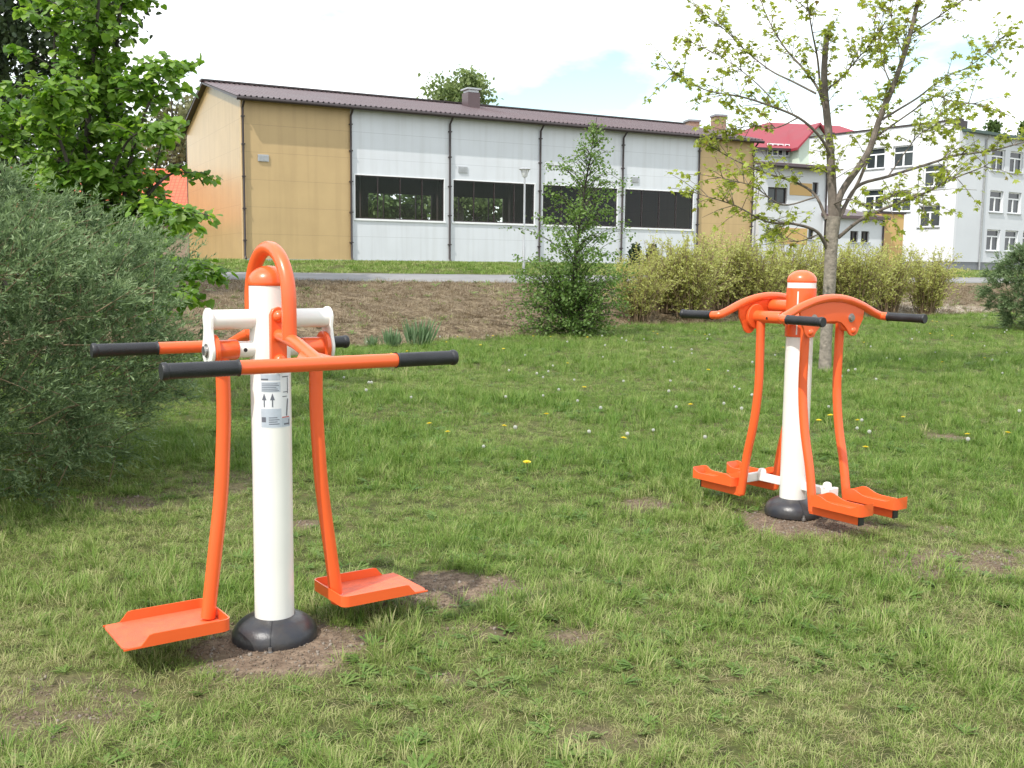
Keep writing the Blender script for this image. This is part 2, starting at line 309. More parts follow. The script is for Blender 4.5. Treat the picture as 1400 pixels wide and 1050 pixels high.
def rosette(name, seed, mt):
    rg = np.random.default_rng(seed); V = []; Fc = []; vv = []
    for i in range(11):
        a = rg.uniform(0, 6.28); L = rg.uniform(.05, .11); d = np.array([math.cos(a), math.sin(a), 0]); s_ = np.array([-d[1], d[0], 0]); el = rg.uniform(.2, .8); k = len(V); wv = rg.uniform(.014, .026)
        for q, ww in ((0, .2), (.3, .5), (.45, .8), (.6, .6), (.8, 1), (1, .08)):
            p = d*L*q*math.cos(el*(1-q*.6)) + np.array([0, 0, .006+L*q*math.sin(el)*(1-.45*q)]); V += [p-s_*wv*ww*.5, p+s_*wv*ww*.5]
        for s in range(5): Fc.append((k+2*s, k+2*s+1, k+2*s+3, k+2*s+2)); vv.append(rg.uniform())
    me = raw_mesh(name, V, Fc, {'v': ('FACE', vv)}, True); me.materials.append(mt); return bpy.data.objects.new(name, me)
def scatter(name, pts, idx, scl, rot, tint, sources, label, cat, basemat):
    c = bpy.data.collections.new(name+'_sources')
    for i, s in enumerate(sources): s.name = 'src_%s_%02d' % (name, i); c.objects.link(s)
    me = bpy.data.meshes.new(name); me.vertices.add(len(pts)); me.vertices.foreach_set('co', np.asarray(pts, np.float32).ravel())
    for nm, ty, arr in (('idx', 'INT', idx), ('scl', 'FLOAT', scl), ('tint', 'FLOAT', tint)):
        a = me.attributes.new(nm, ty, 'POINT'); a.data.foreach_set('value', np.asarray(arr, np.int32 if ty == 'INT' else np.float32))
    a = me.attributes.new('rot', 'FLOAT_VECTOR', 'POINT'); a.data.foreach_set('vector', np.asarray(rot, np.float32).ravel())
    o = link(name, me, basemat); tag(o, label, cat, kind='stuff')
    g = bpy.data.node_groups.new(name, 'GeometryNodeTree'); g.interface.new_socket('Geometry', in_out='INPUT', socket_type='NodeSocketGeometry'); g.interface.new_socket('Geometry', in_out='OUTPUT', socket_type='NodeSocketGeometry')
    N = g.nodes.new; L = g.links.new; gi = N('NodeGroupInput'); go = N('NodeGroupOutput'); ip = N('GeometryNodeInstanceOnPoints'); ci = N('GeometryNodeCollectionInfo'); ci.inputs['Collection'].default_value = c
    ci.inputs['Separate Children'].default_value = True; ci.inputs['Reset Children'].default_value = True; ip.inputs['Pick Instance'].default_value = True
    def na(n, ty):
        q = N('GeometryNodeInputNamedAttribute'); q.data_type = ty; q.inputs['Name'].default_value = n; return q.outputs['Attribute']
    e2 = N('FunctionNodeEulerToRotation'); L(na('rot', 'FLOAT_VECTOR'), e2.inputs[0]); L(e2.outputs[0], ip.inputs['Rotation']); L(na('idx', 'INT'), ip.inputs['Instance Index']); L(na('scl', 'FLOAT'), ip.inputs['Scale'])
    L(gi.outputs[0], ip.inputs['Points']); L(ci.outputs[0], ip.inputs['Instance']); L(ip.outputs[0], go.inputs[0])
    md = o.modifiers.new('scatter', 'NODES'); md.node_group = g; return o
tufts = [tuft('t', 32, .065, (.03, .10), .0038, (1.15, .5), GRASS, seed=1), tuft('t', 28, .07, (.04, .12), .0042, (1.35, .45), GRASS, seed=2), tuft('t', 36, .06, (.025, .075), .0036, (.9, .5), GRASS, seed=3),
         tuft('t', 26, .05, (.06, .14), .0044, (.95, .4), GRASS, seed=4), tuft('t', 24, .07, (.06, .14), .0040, (1.45, .4), GRASS, seed=5), tuft('t', 16, .07, (.05, .13), .0028, (1, .3), STRAW, True, 6), rosette('t', 8, WEED),
         tuft('t', 32, .06, (.03, .10), .0042, (1.2, .5), GRASS, seed=11), tuft('t', 28, .07, (.03, .12), .0044, (1.4, .45), GRASS, seed=12)]
P_ = []
for y0, y1, den in ((2.3, 4, 820), (4, 6, 600), (6, 9, 360), (9, 14, 200), (14, 20, 110), (20, 38, 52)):
    wd = y1*.56+1.6; n = int(den*(y1-y0)*2*wd); X = RNG.uniform(-wd, wd, n); Y = RNG.uniform(y0, y1, n); k = np.abs(X) < Y*.56+1.4; P_.append(np.stack([X[k], Y[k]], 1))
P_ = np.concatenate(P_); X, Y = P_.T; n = len(X)
keep = (RNG.uniform(size=n) > bare(X, Y)*1.02) & (Y < edge(X)+RNG.uniform(-.15, .3, n)); keep &= RNG.uniform(size=n) < .55 + .9*fbm(X*1.7, Y*1.7, 31)
for c in (BL, BR): keep &= np.hypot(X-c[0], Y-c[1]) > .21
X, Y = X[keep], Y[keep]; n = len(X); dr = dryness(X, Y); lush = np.clip(.5+1.5*(.6*fbm(X*.9, Y*.9, 41)+.4*fbm(X*3.7, Y*3.7, 43)-.48), 0, 1); u = RNG.uniform(size=n)
ii = RNG.choice([0, 1, 2, 7, 8], n); ii[(lush > .55) & (u < .55)] = 3; ii[(u > .86)] = 4; ii[(u > .62) & (u < .62+.34*dr*(1.15-lush))] = 5; ii[(u > .985)] = 6; wp = (fbm(X*.8+40, Y*.8, 71) > .62) & (RNG.uniform(size=n) < .07); ii[wp] = 6
sc = (.46+.58*lush**1.3+RNG.normal(0, .13, n))*np.interp(Y, [3, 8, 20], [.95, 1.1, 1.5]); sc[ii == 5] *= .9; sc *= (1-.3*dr)
rot = np.stack([RNG.normal(0, .12, n), RNG.normal(0, .12, n), RNG.uniform(0, 6.28, n)], 1)
scatter('lawn_grass', np.stack([X, Y, G(X, Y)], 1), ii, np.clip(sc, .45, 2.2), rot, np.clip(.12+dr*.42+.22*(.5-lush)+RNG.normal(0, .15, n), 0, 1), tufts, 'short mown grass with dry straw covering the lawn round both machines', 'grass', GRASS)
# crumbs of earth and small stones on the bare spots
def clod(seed):
    rg = np.random.default_rng(seed); V = []; Fc = []; nu, nv = 7, 5
    for j in range(nv+1):
        for i in range(nu):
            a = 2*math.pi*i/nu; b = math.pi*j/nv; q = .006*(1+.5*rg.normal()*.5); V.append((q*math.sin(b)*math.cos(a), q*math.sin(b)*math.sin(a), .7*q*math.cos(b)))
    for j in range(nv):
        for i in range(nu): Fc.append((j*nu+i, j*nu+(i+1) % nu, (j+1)*nu+(i+1) % nu, (j+1)*nu+i))
    me = raw_mesh('clod', V, Fc); me.materials.append(EARTH if seed % 6 else PEB); return bpy.data.objects.new('clod', me)
EARTH = mat('earth_crumb', (.16, .118, .084), .95, var=.4, scale=3); PEB = mat('small_stone', (.22, .185, .15), .8, var=.3, scale=3)
X = []; Y = []
for p, rx, ry, s_ in SPOTW:
    n = int(2600*rx*ry/.1*.9); X += list(p[0]+rx*1.2*RNG.uniform(-1, 1, n)); Y += list(p[1]+ry*1.2*RNG.uniform(-1, 1, n))
X = np.array(X); Y = np.array(Y); k = (bare(X, Y) > .35+.3*RNG.uniform(size=len(X))) & (Y < 9); X, Y = X[k], Y[k]; n = len(X)
scatter('soil_crumbs', np.stack([X, Y, G(X, Y)+.001], 1), RNG.integers(0, 6, n), np.clip(RNG.lognormal(-.7, .5, n), .25, 1.6), RNG.uniform(0, 6.28, (n, 3)), RNG.uniform(0, 1, n), [clod(100+i) for i in range(6)], 'crumbs of earth and tiny stones on the bare soil round the posts', 'soil', EARTH)
# verge by the path and hall
n = 15000; X = RNG.uniform(-26, 30, n); Y = RNG.uniform(20, 62, n); pp = pathy(X); k = (Y > pp+3.1) & (np.abs(X) < Y*.56+2)
lx = (X-HALL0[0])*.887 + (Y-HALL0[1])*.461; ly = -(X-HALL0[0])*.461 + (Y-HALL0[1])*.887; k &= ~((lx > -.1) & (ly > -.1)); X, Y = X[k], Y[k]; n = len(X)
vt = [tuft('v', 40, .22, (.06, .16), .02, (.6, .3), GRASS, seed=31), tuft('v', 40, .22, (.05, .13), .02, (.7, .3), GRASS, seed=32)]
scatter('verge_grass', np.stack([X, Y, G(X, Y)], 1), RNG.integers(0, 2, n), RNG.uniform(.7, 1.3, n), np.stack([0*X, 0*X, RNG.uniform(0, 6.28, n)], 1), np.clip(.35+.5*(fbm(X*.8, Y*.8, 3)-.5)+RNG.normal(0, .1, n), 0, 1), vt, 'green grass verge between the asphalt path and the hall', 'grass', GRASS)
# dead litter on the bank
n = 26000; X = RNG.uniform(-14, 22, n); Y = RNG.uniform(14, 46, n); k = (Y > edge(X)-.1) & (Y < pathy(X)-.1) & (np.abs(X) < Y*.56+2); X, Y = X[k], Y[k]; n = len(X)
lt = [tuft('d', 22, .16, (.06, .22), .012, (1.1, .4), DEAD, True, 41), tuft('d', 20, .16, (.05, .18), .014, (.9, .5), DEAD, False, 42), tuft('d', 24, .16, (.05, .14), .011, (.7, .3), GRASS, False, 43), rosette('d', 44, WEED)]
u = RNG.uniform(size=n); gr = fbm(X*.6, Y*.6, 51); ii = np.where(u < .6, 0, 1); ii[(u > .9) & (gr > .5)] = 2; ii[(u > .96)] = 3; sc = RNG.uniform(.6, 1.3, n); sc[ii == 3] *= 1.6
scatter('dead_litter', np.stack([X, Y, G(X, Y)+.01], 1), ii, sc, np.stack([RNG.normal(0, .2, n), RNG.normal(0, .2, n), RNG.uniform(0, 6.28, n)], 1), np.clip(RNG.uniform(0, 1, n)*.9, 0, 1), lt, 'brown dead stems and leaf litter covering the bank below the path', 'leaf litter', GMAT)

# ------------------------------------------------------------------ the two fitness machines
def dome(r, h, n=9): return [(r*math.cos(q), h*math.sin(q)) for q in np.linspace(0, math.pi/2, n)]
def shift(pr, dz): return [(a, b+dz) for a, b in pr]
def skirt(root):
    m = MB(); prof = [(.162, 0), (.164, .014), (.162, .034), (.154, .054), (.140, .071), (.122, .084), (.103, .093), (.088, .098), (.0785, .100), (.0775, .09)]
    m.lathe(prof, seg=64); o = m.build('base_cover', COVER, root, angle=60)
    for s in (-1, 1):
        q = MB(); a0 = R(-118 if s < 0 else 62); P = [np.array([r_*math.cos(a0), r_*math.sin(a0), h+.0005]) for r_, h in prof[1:8]]; q.tube(P, .0022, 6); q.build('seam', BLACK, o)
    b = MB(); a0 = R(-118); c = (.172*math.cos(a0), .172*math.sin(a0), .0); b.lathe([(.012, 0), (.012, .012), (.007, .012), (.007, .028)], c, seg=6); b.build('anchor_bolt', STEEL, o, smooth=False)
def grip(m, P, r=.0255):
    P = [np.asarray(p, float) for p in P]; L = [0]
    for a, b in zip(P, P[1:]): L.append(L[-1]+np.linalg.norm(b-a))
    n = 46; Q = []; rr = []
    for i in range(n+1):
        s = L[-1]*i/n; k = min(np.searchsorted(L, s, 'right')-1, len(P)-2); t = (s-L[k])/(L[k+1]-L[k]); Q.append(P[k]*(1-t)+P[k+1]*t)
        rr.append(r*1.13 if (i > n-4 or i < 1) else r*(1+(.035 if i % 2 else -.02)))
    rr[-1] = r*1.02; m.tube(Q, rr, 24)

# ---- machine with two wide trays
ANG = R(35)
def machine_trays():
    root = empty('pendulum_trainer', (BL[0], BL[1], 0), ANG, 'white and orange exercise post with two wide foot trays and straight handlebars, nearest the camera', 'exercise machine')
    m = MB(); m.lathe([(.0755, .02), (.0755, 1.382)], seg=64); m.build('post', WHITE, root)
    m = MB(); m.lathe([(.077, 1.374), (.079, 1.377), (.079, 1.386)] + [(.079*math.cos(q), 1.386+.062*math.sin(q)) for q in np.linspace(.08, math.pi/2, 12)], seg=64); m.build('cap', ORANGE, root, angle=60)
    skirt(root)
    m = MB(); m.tube([(-.23, 0, 1.249), (.23, 0, 1.249)], .037, 32); m.build('crossbar', WHITE, root)
    m = MB()
    m.tube([(-.222, 0, 1.137), (.222, 0, 1.137)], .031, 28); ax_ = m.build('pivot_axle', WHITE, root)
    for s in (-1, 1):
        m = MB(); m.lathe([(.0075, 0), (.0075, .0015)], (s*.108, -.0312, 1.137), 'y', 16); m.build('set_screw', BLACK, ax_)
    for s in (-1, 1):
        o = []
        for q in np.linspace(R(8), R(172), 14): o.append((.046*math.cos(q), 1.249+.044*math.sin(q)))
        o += [(-.038, 1.218), (-.046, 1.178)]
        for q in np.linspace(R(170), R(370), 18): o.append((.058*math.cos(q), 1.137+.060*math.sin(q)))
        o += [(.046, 1.178), (.038, 1.218)]
        m = MB(); m.prism(o, lambda a, b, h: (h, a, b), s*.228, s*.242); pl = m.build('end_plate', WHITE, root, bevel=.003)
        m = MB(); m.lathe([(.026, 0), (.026, s*.004), (.0175, s*.004), (.0175, s*.014)], (s*.242, 0, 1.137), 'x', 24); m.build('bolt', STEEL, pl, smooth=False)
        # swinging leg
        m = MB(); m.tube(crom([(s*.186, 0, 1.125), (s*.184, 0, .93), (s*.190, 0, .78), (s*.204, 0, .58), (s*.232, 0, .36), (s*.262, 0, .135)], 7), .0265, 28)
        m.lathe([(.022, 0), (.026, .01), (.027, .035)], (s*.264, 0, .095), seg=28); m.build('leg', ORANGE, root, angle=50)
        m = MB(); m.lathe([(.036, 0), (.038, s*.003), (.038, s*.06), (.038, s*.078), (.056, s*.078), (.060, s*.081), (.060, s*.094), (.056, s*.097)], (s*.130, 0, 1.137), 'x', 40); m.build('hub', ORANGE, root)
        # tray
        L0, L1, Wd, rc, zf = .222, .604, .146, .03, .128
        path = [(L1, -Wd)]; 
        for q in np.linspace(R(270), R(180), 8): path.append((L0+rc+rc*math.cos(q), -Wd+rc+rc*math.sin(q)))
        for q in np.linspace(R(180), R(90), 8): path.append((L0+rc+rc*math.cos(q), Wd-rc+rc*math.sin(q)))
        path.append((L1, Wd)); fine = []
        for (a, b), (c, d) in zip(path, path[1:]):
            k = 24 if abs(c-a) > .1 else (8 if abs(d-b) > .1 else 1)
            fine += [(a+(c-a)*i/k, b+(d-b)*i/k) for i in range(k)]
        fine.append(path[-1]); V = []; Fc = []
        for x, y in fine:
            e = L1-x; hh = .038*float(sm(.055, .095, np.array(e))); tx = .005 if L0+rc < x else .0045
            inn = (x+(0 if x > L0+rc else .005*(1-(x-L0)/rc)), y-math.copysign(.005, y)*(min(1, (abs(y)-(Wd-rc))/rc) if abs(y) > Wd-rc else 0))
            for (xx, yy), zz in (((x, y), zf-.006), ((x, y), zf+hh), (inn, zf+hh), (inn, zf-.006)): V.append((s*xx, yy, zz))
        for i in range(len(fine)-1):
            for j in range(4): Fc.append((4*i+j, 4*i+(j+1) % 4, 4*i+4+(j+1) % 4, 4*i+4+j))
        m = MB(); m.add(V, Fc); m.build('tray_rim', ORANGE, None, angle=50).parent = None
        rim = bpy.context.scene.objects[-1] if False else COL.objects[-1]
        ol = [(L0+.006, -Wd+rc)] + [(L0+rc+(rc-.005)*math.cos(q), -Wd+rc+(rc-.005)*math.sin(q)) for q in np.linspace(R(190), R(270), 7)] + [(L1-.02, -Wd+.004), (L1-.006, -Wd+.012), (L1, -Wd+.03), (L1, Wd-.03), (L1-.006, Wd-.012), (L1-.02, Wd-.004)] + [(L0+rc+(rc-.005)*math.cos(q), Wd-rc+(rc-.005)*math.sin(q)) for q in np.linspace(R(90), R(170), 7)] + [(L0+.006, Wd-rc)]
        m = MB(); m.prism(ol, lambda a, b, h: (s*a, b, h), zf-.005, zf+.001); tr = m.build('foot_tray', TREAD, root, smooth=False)
        rim.parent = tr
        m = MB(); m.box(min(s*.25, s*.50), max(s*.25, s*.50), -.02, .02, zf-.035, zf-.006); m.build('tray_bracket', ORANGE, tr, smooth=False)
        tr.rotation_euler = (0, 0, 0)
    # handlebars
    for s in (-1, 1):
        yb = s*.455; zb = 1.116
        m = MB(); m.tube([(-.30, yb, zb), (.30, yb, zb)], .0245, 28)
        hb = m.build('handlebar', ORANGE, root)
        for e in (-1, 1):
            m = MB(); grip(m, [(e*.29, yb, zb), (e*.54, yb, zb)]); m.build('grip', BLACK, hb)
        m = MB(); m.tube(crom([(0, s*.085, 1.192), (0, s*.14, 1.188), (0, s*.25, 1.172), (0, s*.34, 1.148), (0, s*.41, 1.129), (0, yb, zb)], 5), .0235, 20)
        gus = [(-.095, yb), (.095, yb), (.023, s*.335), (-.023, s*.335)] 
        m.prism(gus, lambda a, b, h: (a, b, zb + h + (.024 if abs(b) < .4 else 0)), -.007, .010); m.build('handlebar_arm', ORANGE, root)
        m = MB(); o = [(-.031, 1.085), (-.02, 1.067), (0, 1.06), (.02, 1.067), (.031, 1.085), (.031, 1.268), (.022, 1.289), (0, 1.298), (-.022, 1.289), (-.031, 1.268)]
        m.prism(o, lambda a, b, h: (a, s*h, b), .058, .089); pl = m.build('mounting_plate', ORANGE, root, bevel=.003)
        for zc in (1.262, 1.098):
            m = MB(); m.lathe([(.024*math.cos(q), s*.028*math.sin(q)) for q in np.linspace(0, math.pi/2, 9)], (0, s*.088, zc), 'y', 24); m.build('bolt_cap', ORANGE, pl)
    P = [(0, -.185, 1.18), (0, -.185, 1.25)] + [(0, -.185*math.cos(q), 1.325+.188*math.sin(q)) for q in np.linspace(0, math.pi, 19)] + [(0, .185, 1.25), (0, .185, 1.18)]
    m = MB(); m.tube(P, .027, 28); m.build('top_hoop', ORANGE, root, angle=60)
    # sticker, wrapped on the post
    def patch(name, a0, a1, z0, z1, mt, parent, r=.0759, n=14):
        V = []; Fc = []
        for i in range(n+1):
            q = R(a0+(a1-a0)*i/n) - ANG
            V += [(r*math.cos(q), r*math.sin(q), z0+.011), (r*math.cos(q), r*math.sin(q), z1+.011)]
        for i in range(n): Fc.append((2*i, 2*i+2, 2*i+3, 2*i+1))
        return MB().add(V, Fc)
    A0, A1, Z0, Z1 = -106, -12, .832, 1.035
    lab = patch('s', A0, A1, Z0, Z1, STICK, root, .0760).build('instruction_label', STICK, root)
    def pm(rects, nm, mt, r=.0764):
        m = MB()
        for a0, a1, z0, z1 in rects:
            q = patch('', a0, a1, z0, z1, None, None, r, 6); m.add(q.v, q.f)
        m.build(nm, mt, lab)
    for q_ in ((A0, -50, 1.012, 1.035), (A0+2, -50, .968, 1.006), (A0, -48, .835, .905), (-47.5, -14, .835, .868)): pm([q_], 'printed_panel', STGREY)
    ln = []
    for k in range(5): ln.append((A0+4, -54-(k % 3)*4, .972+k*.0065, .9742+k*.0065))
    for k in range(4): ln.append((-84, -54-(k % 2)*6, .846+k*.008, .849+k*.008))
    ln += [(A0+2, -84, 1.013, 1.019), (A0+2, A0+14, .855, .874)]
    for cx in (-96, -73):                                     # two upright arrows with figures' arms
        ln += [(cx-1.6, cx+1.6, .912, .938)]
        for k in range(6): ln.append((cx-6+k, cx+6-k, .938+k*.004, .942+k*.004))
    for cx in (-30,):
        for k in range(10): ln.append((cx-2+k*.5, cx+3+k*.5, .875+k*.0065, .8815+k*.0065))
    ln += [(-44, -28, .948, .951), (-26, -23, .96, 1.02), (-42, -24, .965, .968), (-44, -20, 1.022, 1.026), (-40, -22, .842, .848), (-22, -18, .84, .862)]
    pm(ln, 'printed_marks', STDARK, .0767); pm([(-46, -18, .869, .873)], 'red_line', STRED, .0767)
    # scratch on the post
    return root
machine_trays()

# ---- machine with four narrow pedals
def machine_pedals():
    root = empty('air_walker', (BR[0], BR[1], 0), ANG, 'orange air walker on white post with four narrow pedals and curved handlebars', 'exercise machine')
    m = MB(); m.lathe([(.079, .02), (.078, 1.10)], seg=64); m.build('post', WHITE, root)
    skirt(root)
    m = MB(); m.lathe([(.0835, 1.065), (.0855, 1.067), (.0855, 1.348), (.0835, 1.35)], seg=64); sl = m.build('clamp_sleeve', ORANGE, root)
    for a in (-118, 62):
        q = R(a)-ANG; M = Matrix.Rotation(q, 4, 'Z')
        
        for z0, z1 in ((1.235, 1.33), (1.08, 1.15)): m = MB(); m.box(.082, .0862, -.004, .004, z0, z1, M); m.build('clamp_gap', WHITE, sl, smooth=False)
    m = MB(); m.lathe([(.0825, 1.345), (.0825, 1.386)], seg=64); m.build('white_band', WHITE, root)
    m = MB(); m.lathe([(.083, 1.381), (.0845, 1.384), (.0845, 1.392)] + [(.0845*math.cos(q), 1.392+.062*math.sin(q)) for q in np.linspace(.08, math.pi/2, 12)], seg=64); m.build('cap', ORANGE, root, angle=60)
    yp = .225
    for s in (-1, 1):                                        # s=-1: the side facing the camera
        m = MB(); m.tube([(0, s*.07, 1.238), (0, s*yp, 1.238)], .038, 28); m.build('support_arm', ORANGE, root)
        o = [(-.285, 1.222), (-.275, 1.17), (-.245, 1.125)] + [(-.19+.052*math.cos(q), 1.128+.052*math.sin(q)) for q in np.linspace(R(200), R(335), 8)] + [(-.11, 1.135), (-.08, 1.155), (-.04, 1.164), (.04, 1.164), (.08, 1.155), (.11, 1.135)]
        o += [(.19+.052*math.cos(q), 1.128+.052*math.sin(q)) for q in np.linspace(R(205), R(340), 8)] + [(.245, 1.125), (.275, 1.17), (.285, 1.222), (.2, 1.256), (.1, 1.276), (0, 1.284), (-.1, 1.276), (-.2, 1.256)]
        m = MB(); m.prism(o, lambda a, b, h: (a, h, b), s*yp-.006, s*yp+.006); pl = m.build('side_plate', ORANGE, root, smooth=False, bevel=.0025)
        for e in (-1, 1):
            m = MB(); m.lathe([(.026, 0), (.026, s*.003), (.018, s*.003), (.018, s*.013)], (e*.165, s*(yp+.006), 1.182), 'y', 6 if False else 18); m.build('bolt', STEEL, pl, smooth=False)
            m = MB(); m.lathe([(.02*math.cos(q), s*.014*math.sin(q)) for q in np.linspace(0, math.pi/2, 6)], (e*.19, s*(yp+.006), 1.108), 'y', 16); m.build('bolt_cap', ORANGE, pl)
            # leg with pivot hub
            m = MB(); m.tube(crom([(e*.153, s*.165, 1.17), (e*.153, s*.163, .98), (e*.153, s*.164, .76), (e*.153, s*.19, .54), (e*.153, s*.235, .33), (e*.153, s*.272, .09)], 6), .0255, 24); m.build('leg', ORANGE, root, angle=50)
            m = MB(); m.lathe([(.034, 0), (.036, s*.003), (.036, s*.165), (.036, s*.19), (.07, s*.192), (.073, s*.195), (.073, s*.21), (.07, s*.213)], (e*.153, s*.006, 1.177), 'y', 36); hb = m.build('hub', ORANGE, root)
            m = MB(); m.lathe([(.008, 0), (.008, .0015)], (e*.153-.0362 if e < 0 else e*.153+.0347, s*.09, 1.172), 'x', 14); m.build('set_screw', BLACK, hb)
            # pedal
            y0, y1 = .29, .635; zt = .168; x0 = e*.153; hw = .064
            V = []; Fc = []; n = 28
            for i in range(n+1):
                q = i/n; y = y0+(y1-y0)*q; wv = hw*(1-.0*q); ro = min(1, min(q, 1-q)/.06); wv = wv*(.72+.28*math.sqrt(max(0, 1-(1-ro)**2)))
                rim = .006 + .030*max(math.exp(-((q-.16)/.17)**2), .9*math.exp(-((q-1)/.10)**2)); zf = zt-.014
                if i == 0 or i == n: zf = zt + rim
                for xx, zz in ((-wv, zt-.034), (-wv, zt+rim), (-wv+.006, zt+rim), (-wv+.009, zf), (wv-.009, zf), (wv-.006, zt+rim), (wv, zt+rim), (wv, zt-.034)): V.append((x0+xx, s*y, zz))
            for i in range(n):
                for j in range(8): Fc.append((8*i+j, 8*i+(j+1) % 8, 8*i+8+(j+1) % 8, 8*i+8+j))
            Fc += [tuple(range(7, -1, -1)), tuple(8*n+j for j in range(8))]
            m = MB(); m.add(V, Fc); pd = m.build('pedal', ORANGE, root, angle=42)
            m = MB(); m.box(x0-.02, x0+.02, min(s*.26, s*.59), max(s*.26, s*.59), zt-.092, zt-.033); bm_ = m.build('pedal_beam', ORANGE, pd, smooth=False, bevel=.003)
            m = MB(); m.box(x0-.021, x0+.021, min(s*.59, s*.598), max(s*.59, s*.598), zt-.093, zt-.032); m.build('end_cap', BLACK, bm_, smooth=False)
        c = [(-.445, .285, 1.186), (-.44, .25, 1.188), (-.425, .229, 1.193), (-.36, .225, 1.216), (-.27, .225, 1.25), (-.14, .225, 1.284), (0, .225, 1.297)]
        P = [(x, s*y, z) for x, y, z in c]; P = P + [(-x, y, z) for x, y, z in P[-2::-1]]
        m = MB(); m.tube(crom(P, 5), .0235, 24); hb = m.build('handlebar', ORANGE, root, angle=60)
        for e in (-1, 1):
            m = MB(); grip(m, [(e*.445, s*.28, 1.186), (e*.45, s*.52, 1.184)], .0245); m.build('grip', BLACK, hb)
        m = MB(); m.box(-.022, .022, min(s*.07, s*.26), max(s*.07, s*.26), .160, .204); bb = m.build('bumper_bar', WHITE, root, smooth=False, bevel=.004)
        m = MB(); m.box(-.045 if s < 0 else -.12, .045, min(s*.26, s*.29), max(s*.26, s*.29), .155, .207); cr = m.build('bumper_crosspiece', WHITE, root, smooth=False, bevel=.004)
        m = MB(); m.lathe([(.026, 0), (.026, .014), (.022, .026), (.01, .033)], (0, s*.245, .203), seg=20); m.build('bumper_stop', WHITE, bb)
machine_pedals()

# ------------------------------------------------------------------ sports hall
HA = math.atan2(.461, .887)
def facade(m, T, x0, x1, z0, z1, holes, d0, d1, back=True):
    xs = sorted({x0, x1, *[h[0] for h in holes], *[h[1] for h in holes]}); zs = sorted({z0, z1, *[h[2] for h in holes], *[h[3] for h in holes]})
    inh = lambda x, z: any(h[0] < x < h[1] and h[2] < z < h[3] for h in holes)
    for a, b in zip(xs, xs[1:]):
        for c, d in zip(zs, zs[1:]):
            if inh((a+b)/2, (c+d)/2): continue
            m.add([T(a, d0, c), T(b, d0, c), T(b, d0, d), T(a, d0, d)], [(0, 1, 2, 3)])
            if back: m.add([T(a, d1, c), T(b, d1, c), T(b, d1, d), T(a, d1, d)], [(3, 2, 1, 0)])
    def q(a, b, c, d): m.add([a, b, c, d], [(0, 1, 2, 3)])
    for h in holes:
        a, b, c, d = h
        q(T(a, d0, c), T(b, d0, c), T(b, d1, c), T(a, d1, c)); q(T(a, d0, d), T(b, d0, d), T(b, d1, d), T(a, d1, d)); q(T(a, d0, c), T(a, d1, c), T(a, d1, d), T(a, d0, d)); q(T(b, d0, c), T(b, d1, c), T(b, d1, d), T(b, d0, d))
    q(T(x0, d0, z0), T(x0, d1, z0), T(x0, d1, z1), T(x0, d0, z1)); q(T(x1, d0, z0), T(x1, d1, z0), T(x1, d1, z1), T(x1, d0, z1))
    q(T(x0, d0, z1), T(x1, d0, z1), T(x1, d1, z1), T(x0, d1, z1))
TANM = panelmat('tan_panel', (.50, .355, .175), .5, 0, 1.2, 0)
GAB = panelmat('tan_gloss_panel', (.40, .265, .105), .24, .0, 1.25, 2.4, .06, 'Y', .12)
WHP = panelmat('white_panel', (.62, .645, .68), .45, 0, 1.2, 0, .03)
INT = mat('hall_interior', (.055, .048, .042), .8, var=.2, scale=1)  # near black: the hall's inner shade is put into this colour
FLR = mat('hall_floor', (.07, .05, .03), .4, var=.2, scale=1)  # darkened likewise, inner shade put into the floor colour
GLASS = glassmat('hall_glass', (.84, .88, .88))
TILE = None
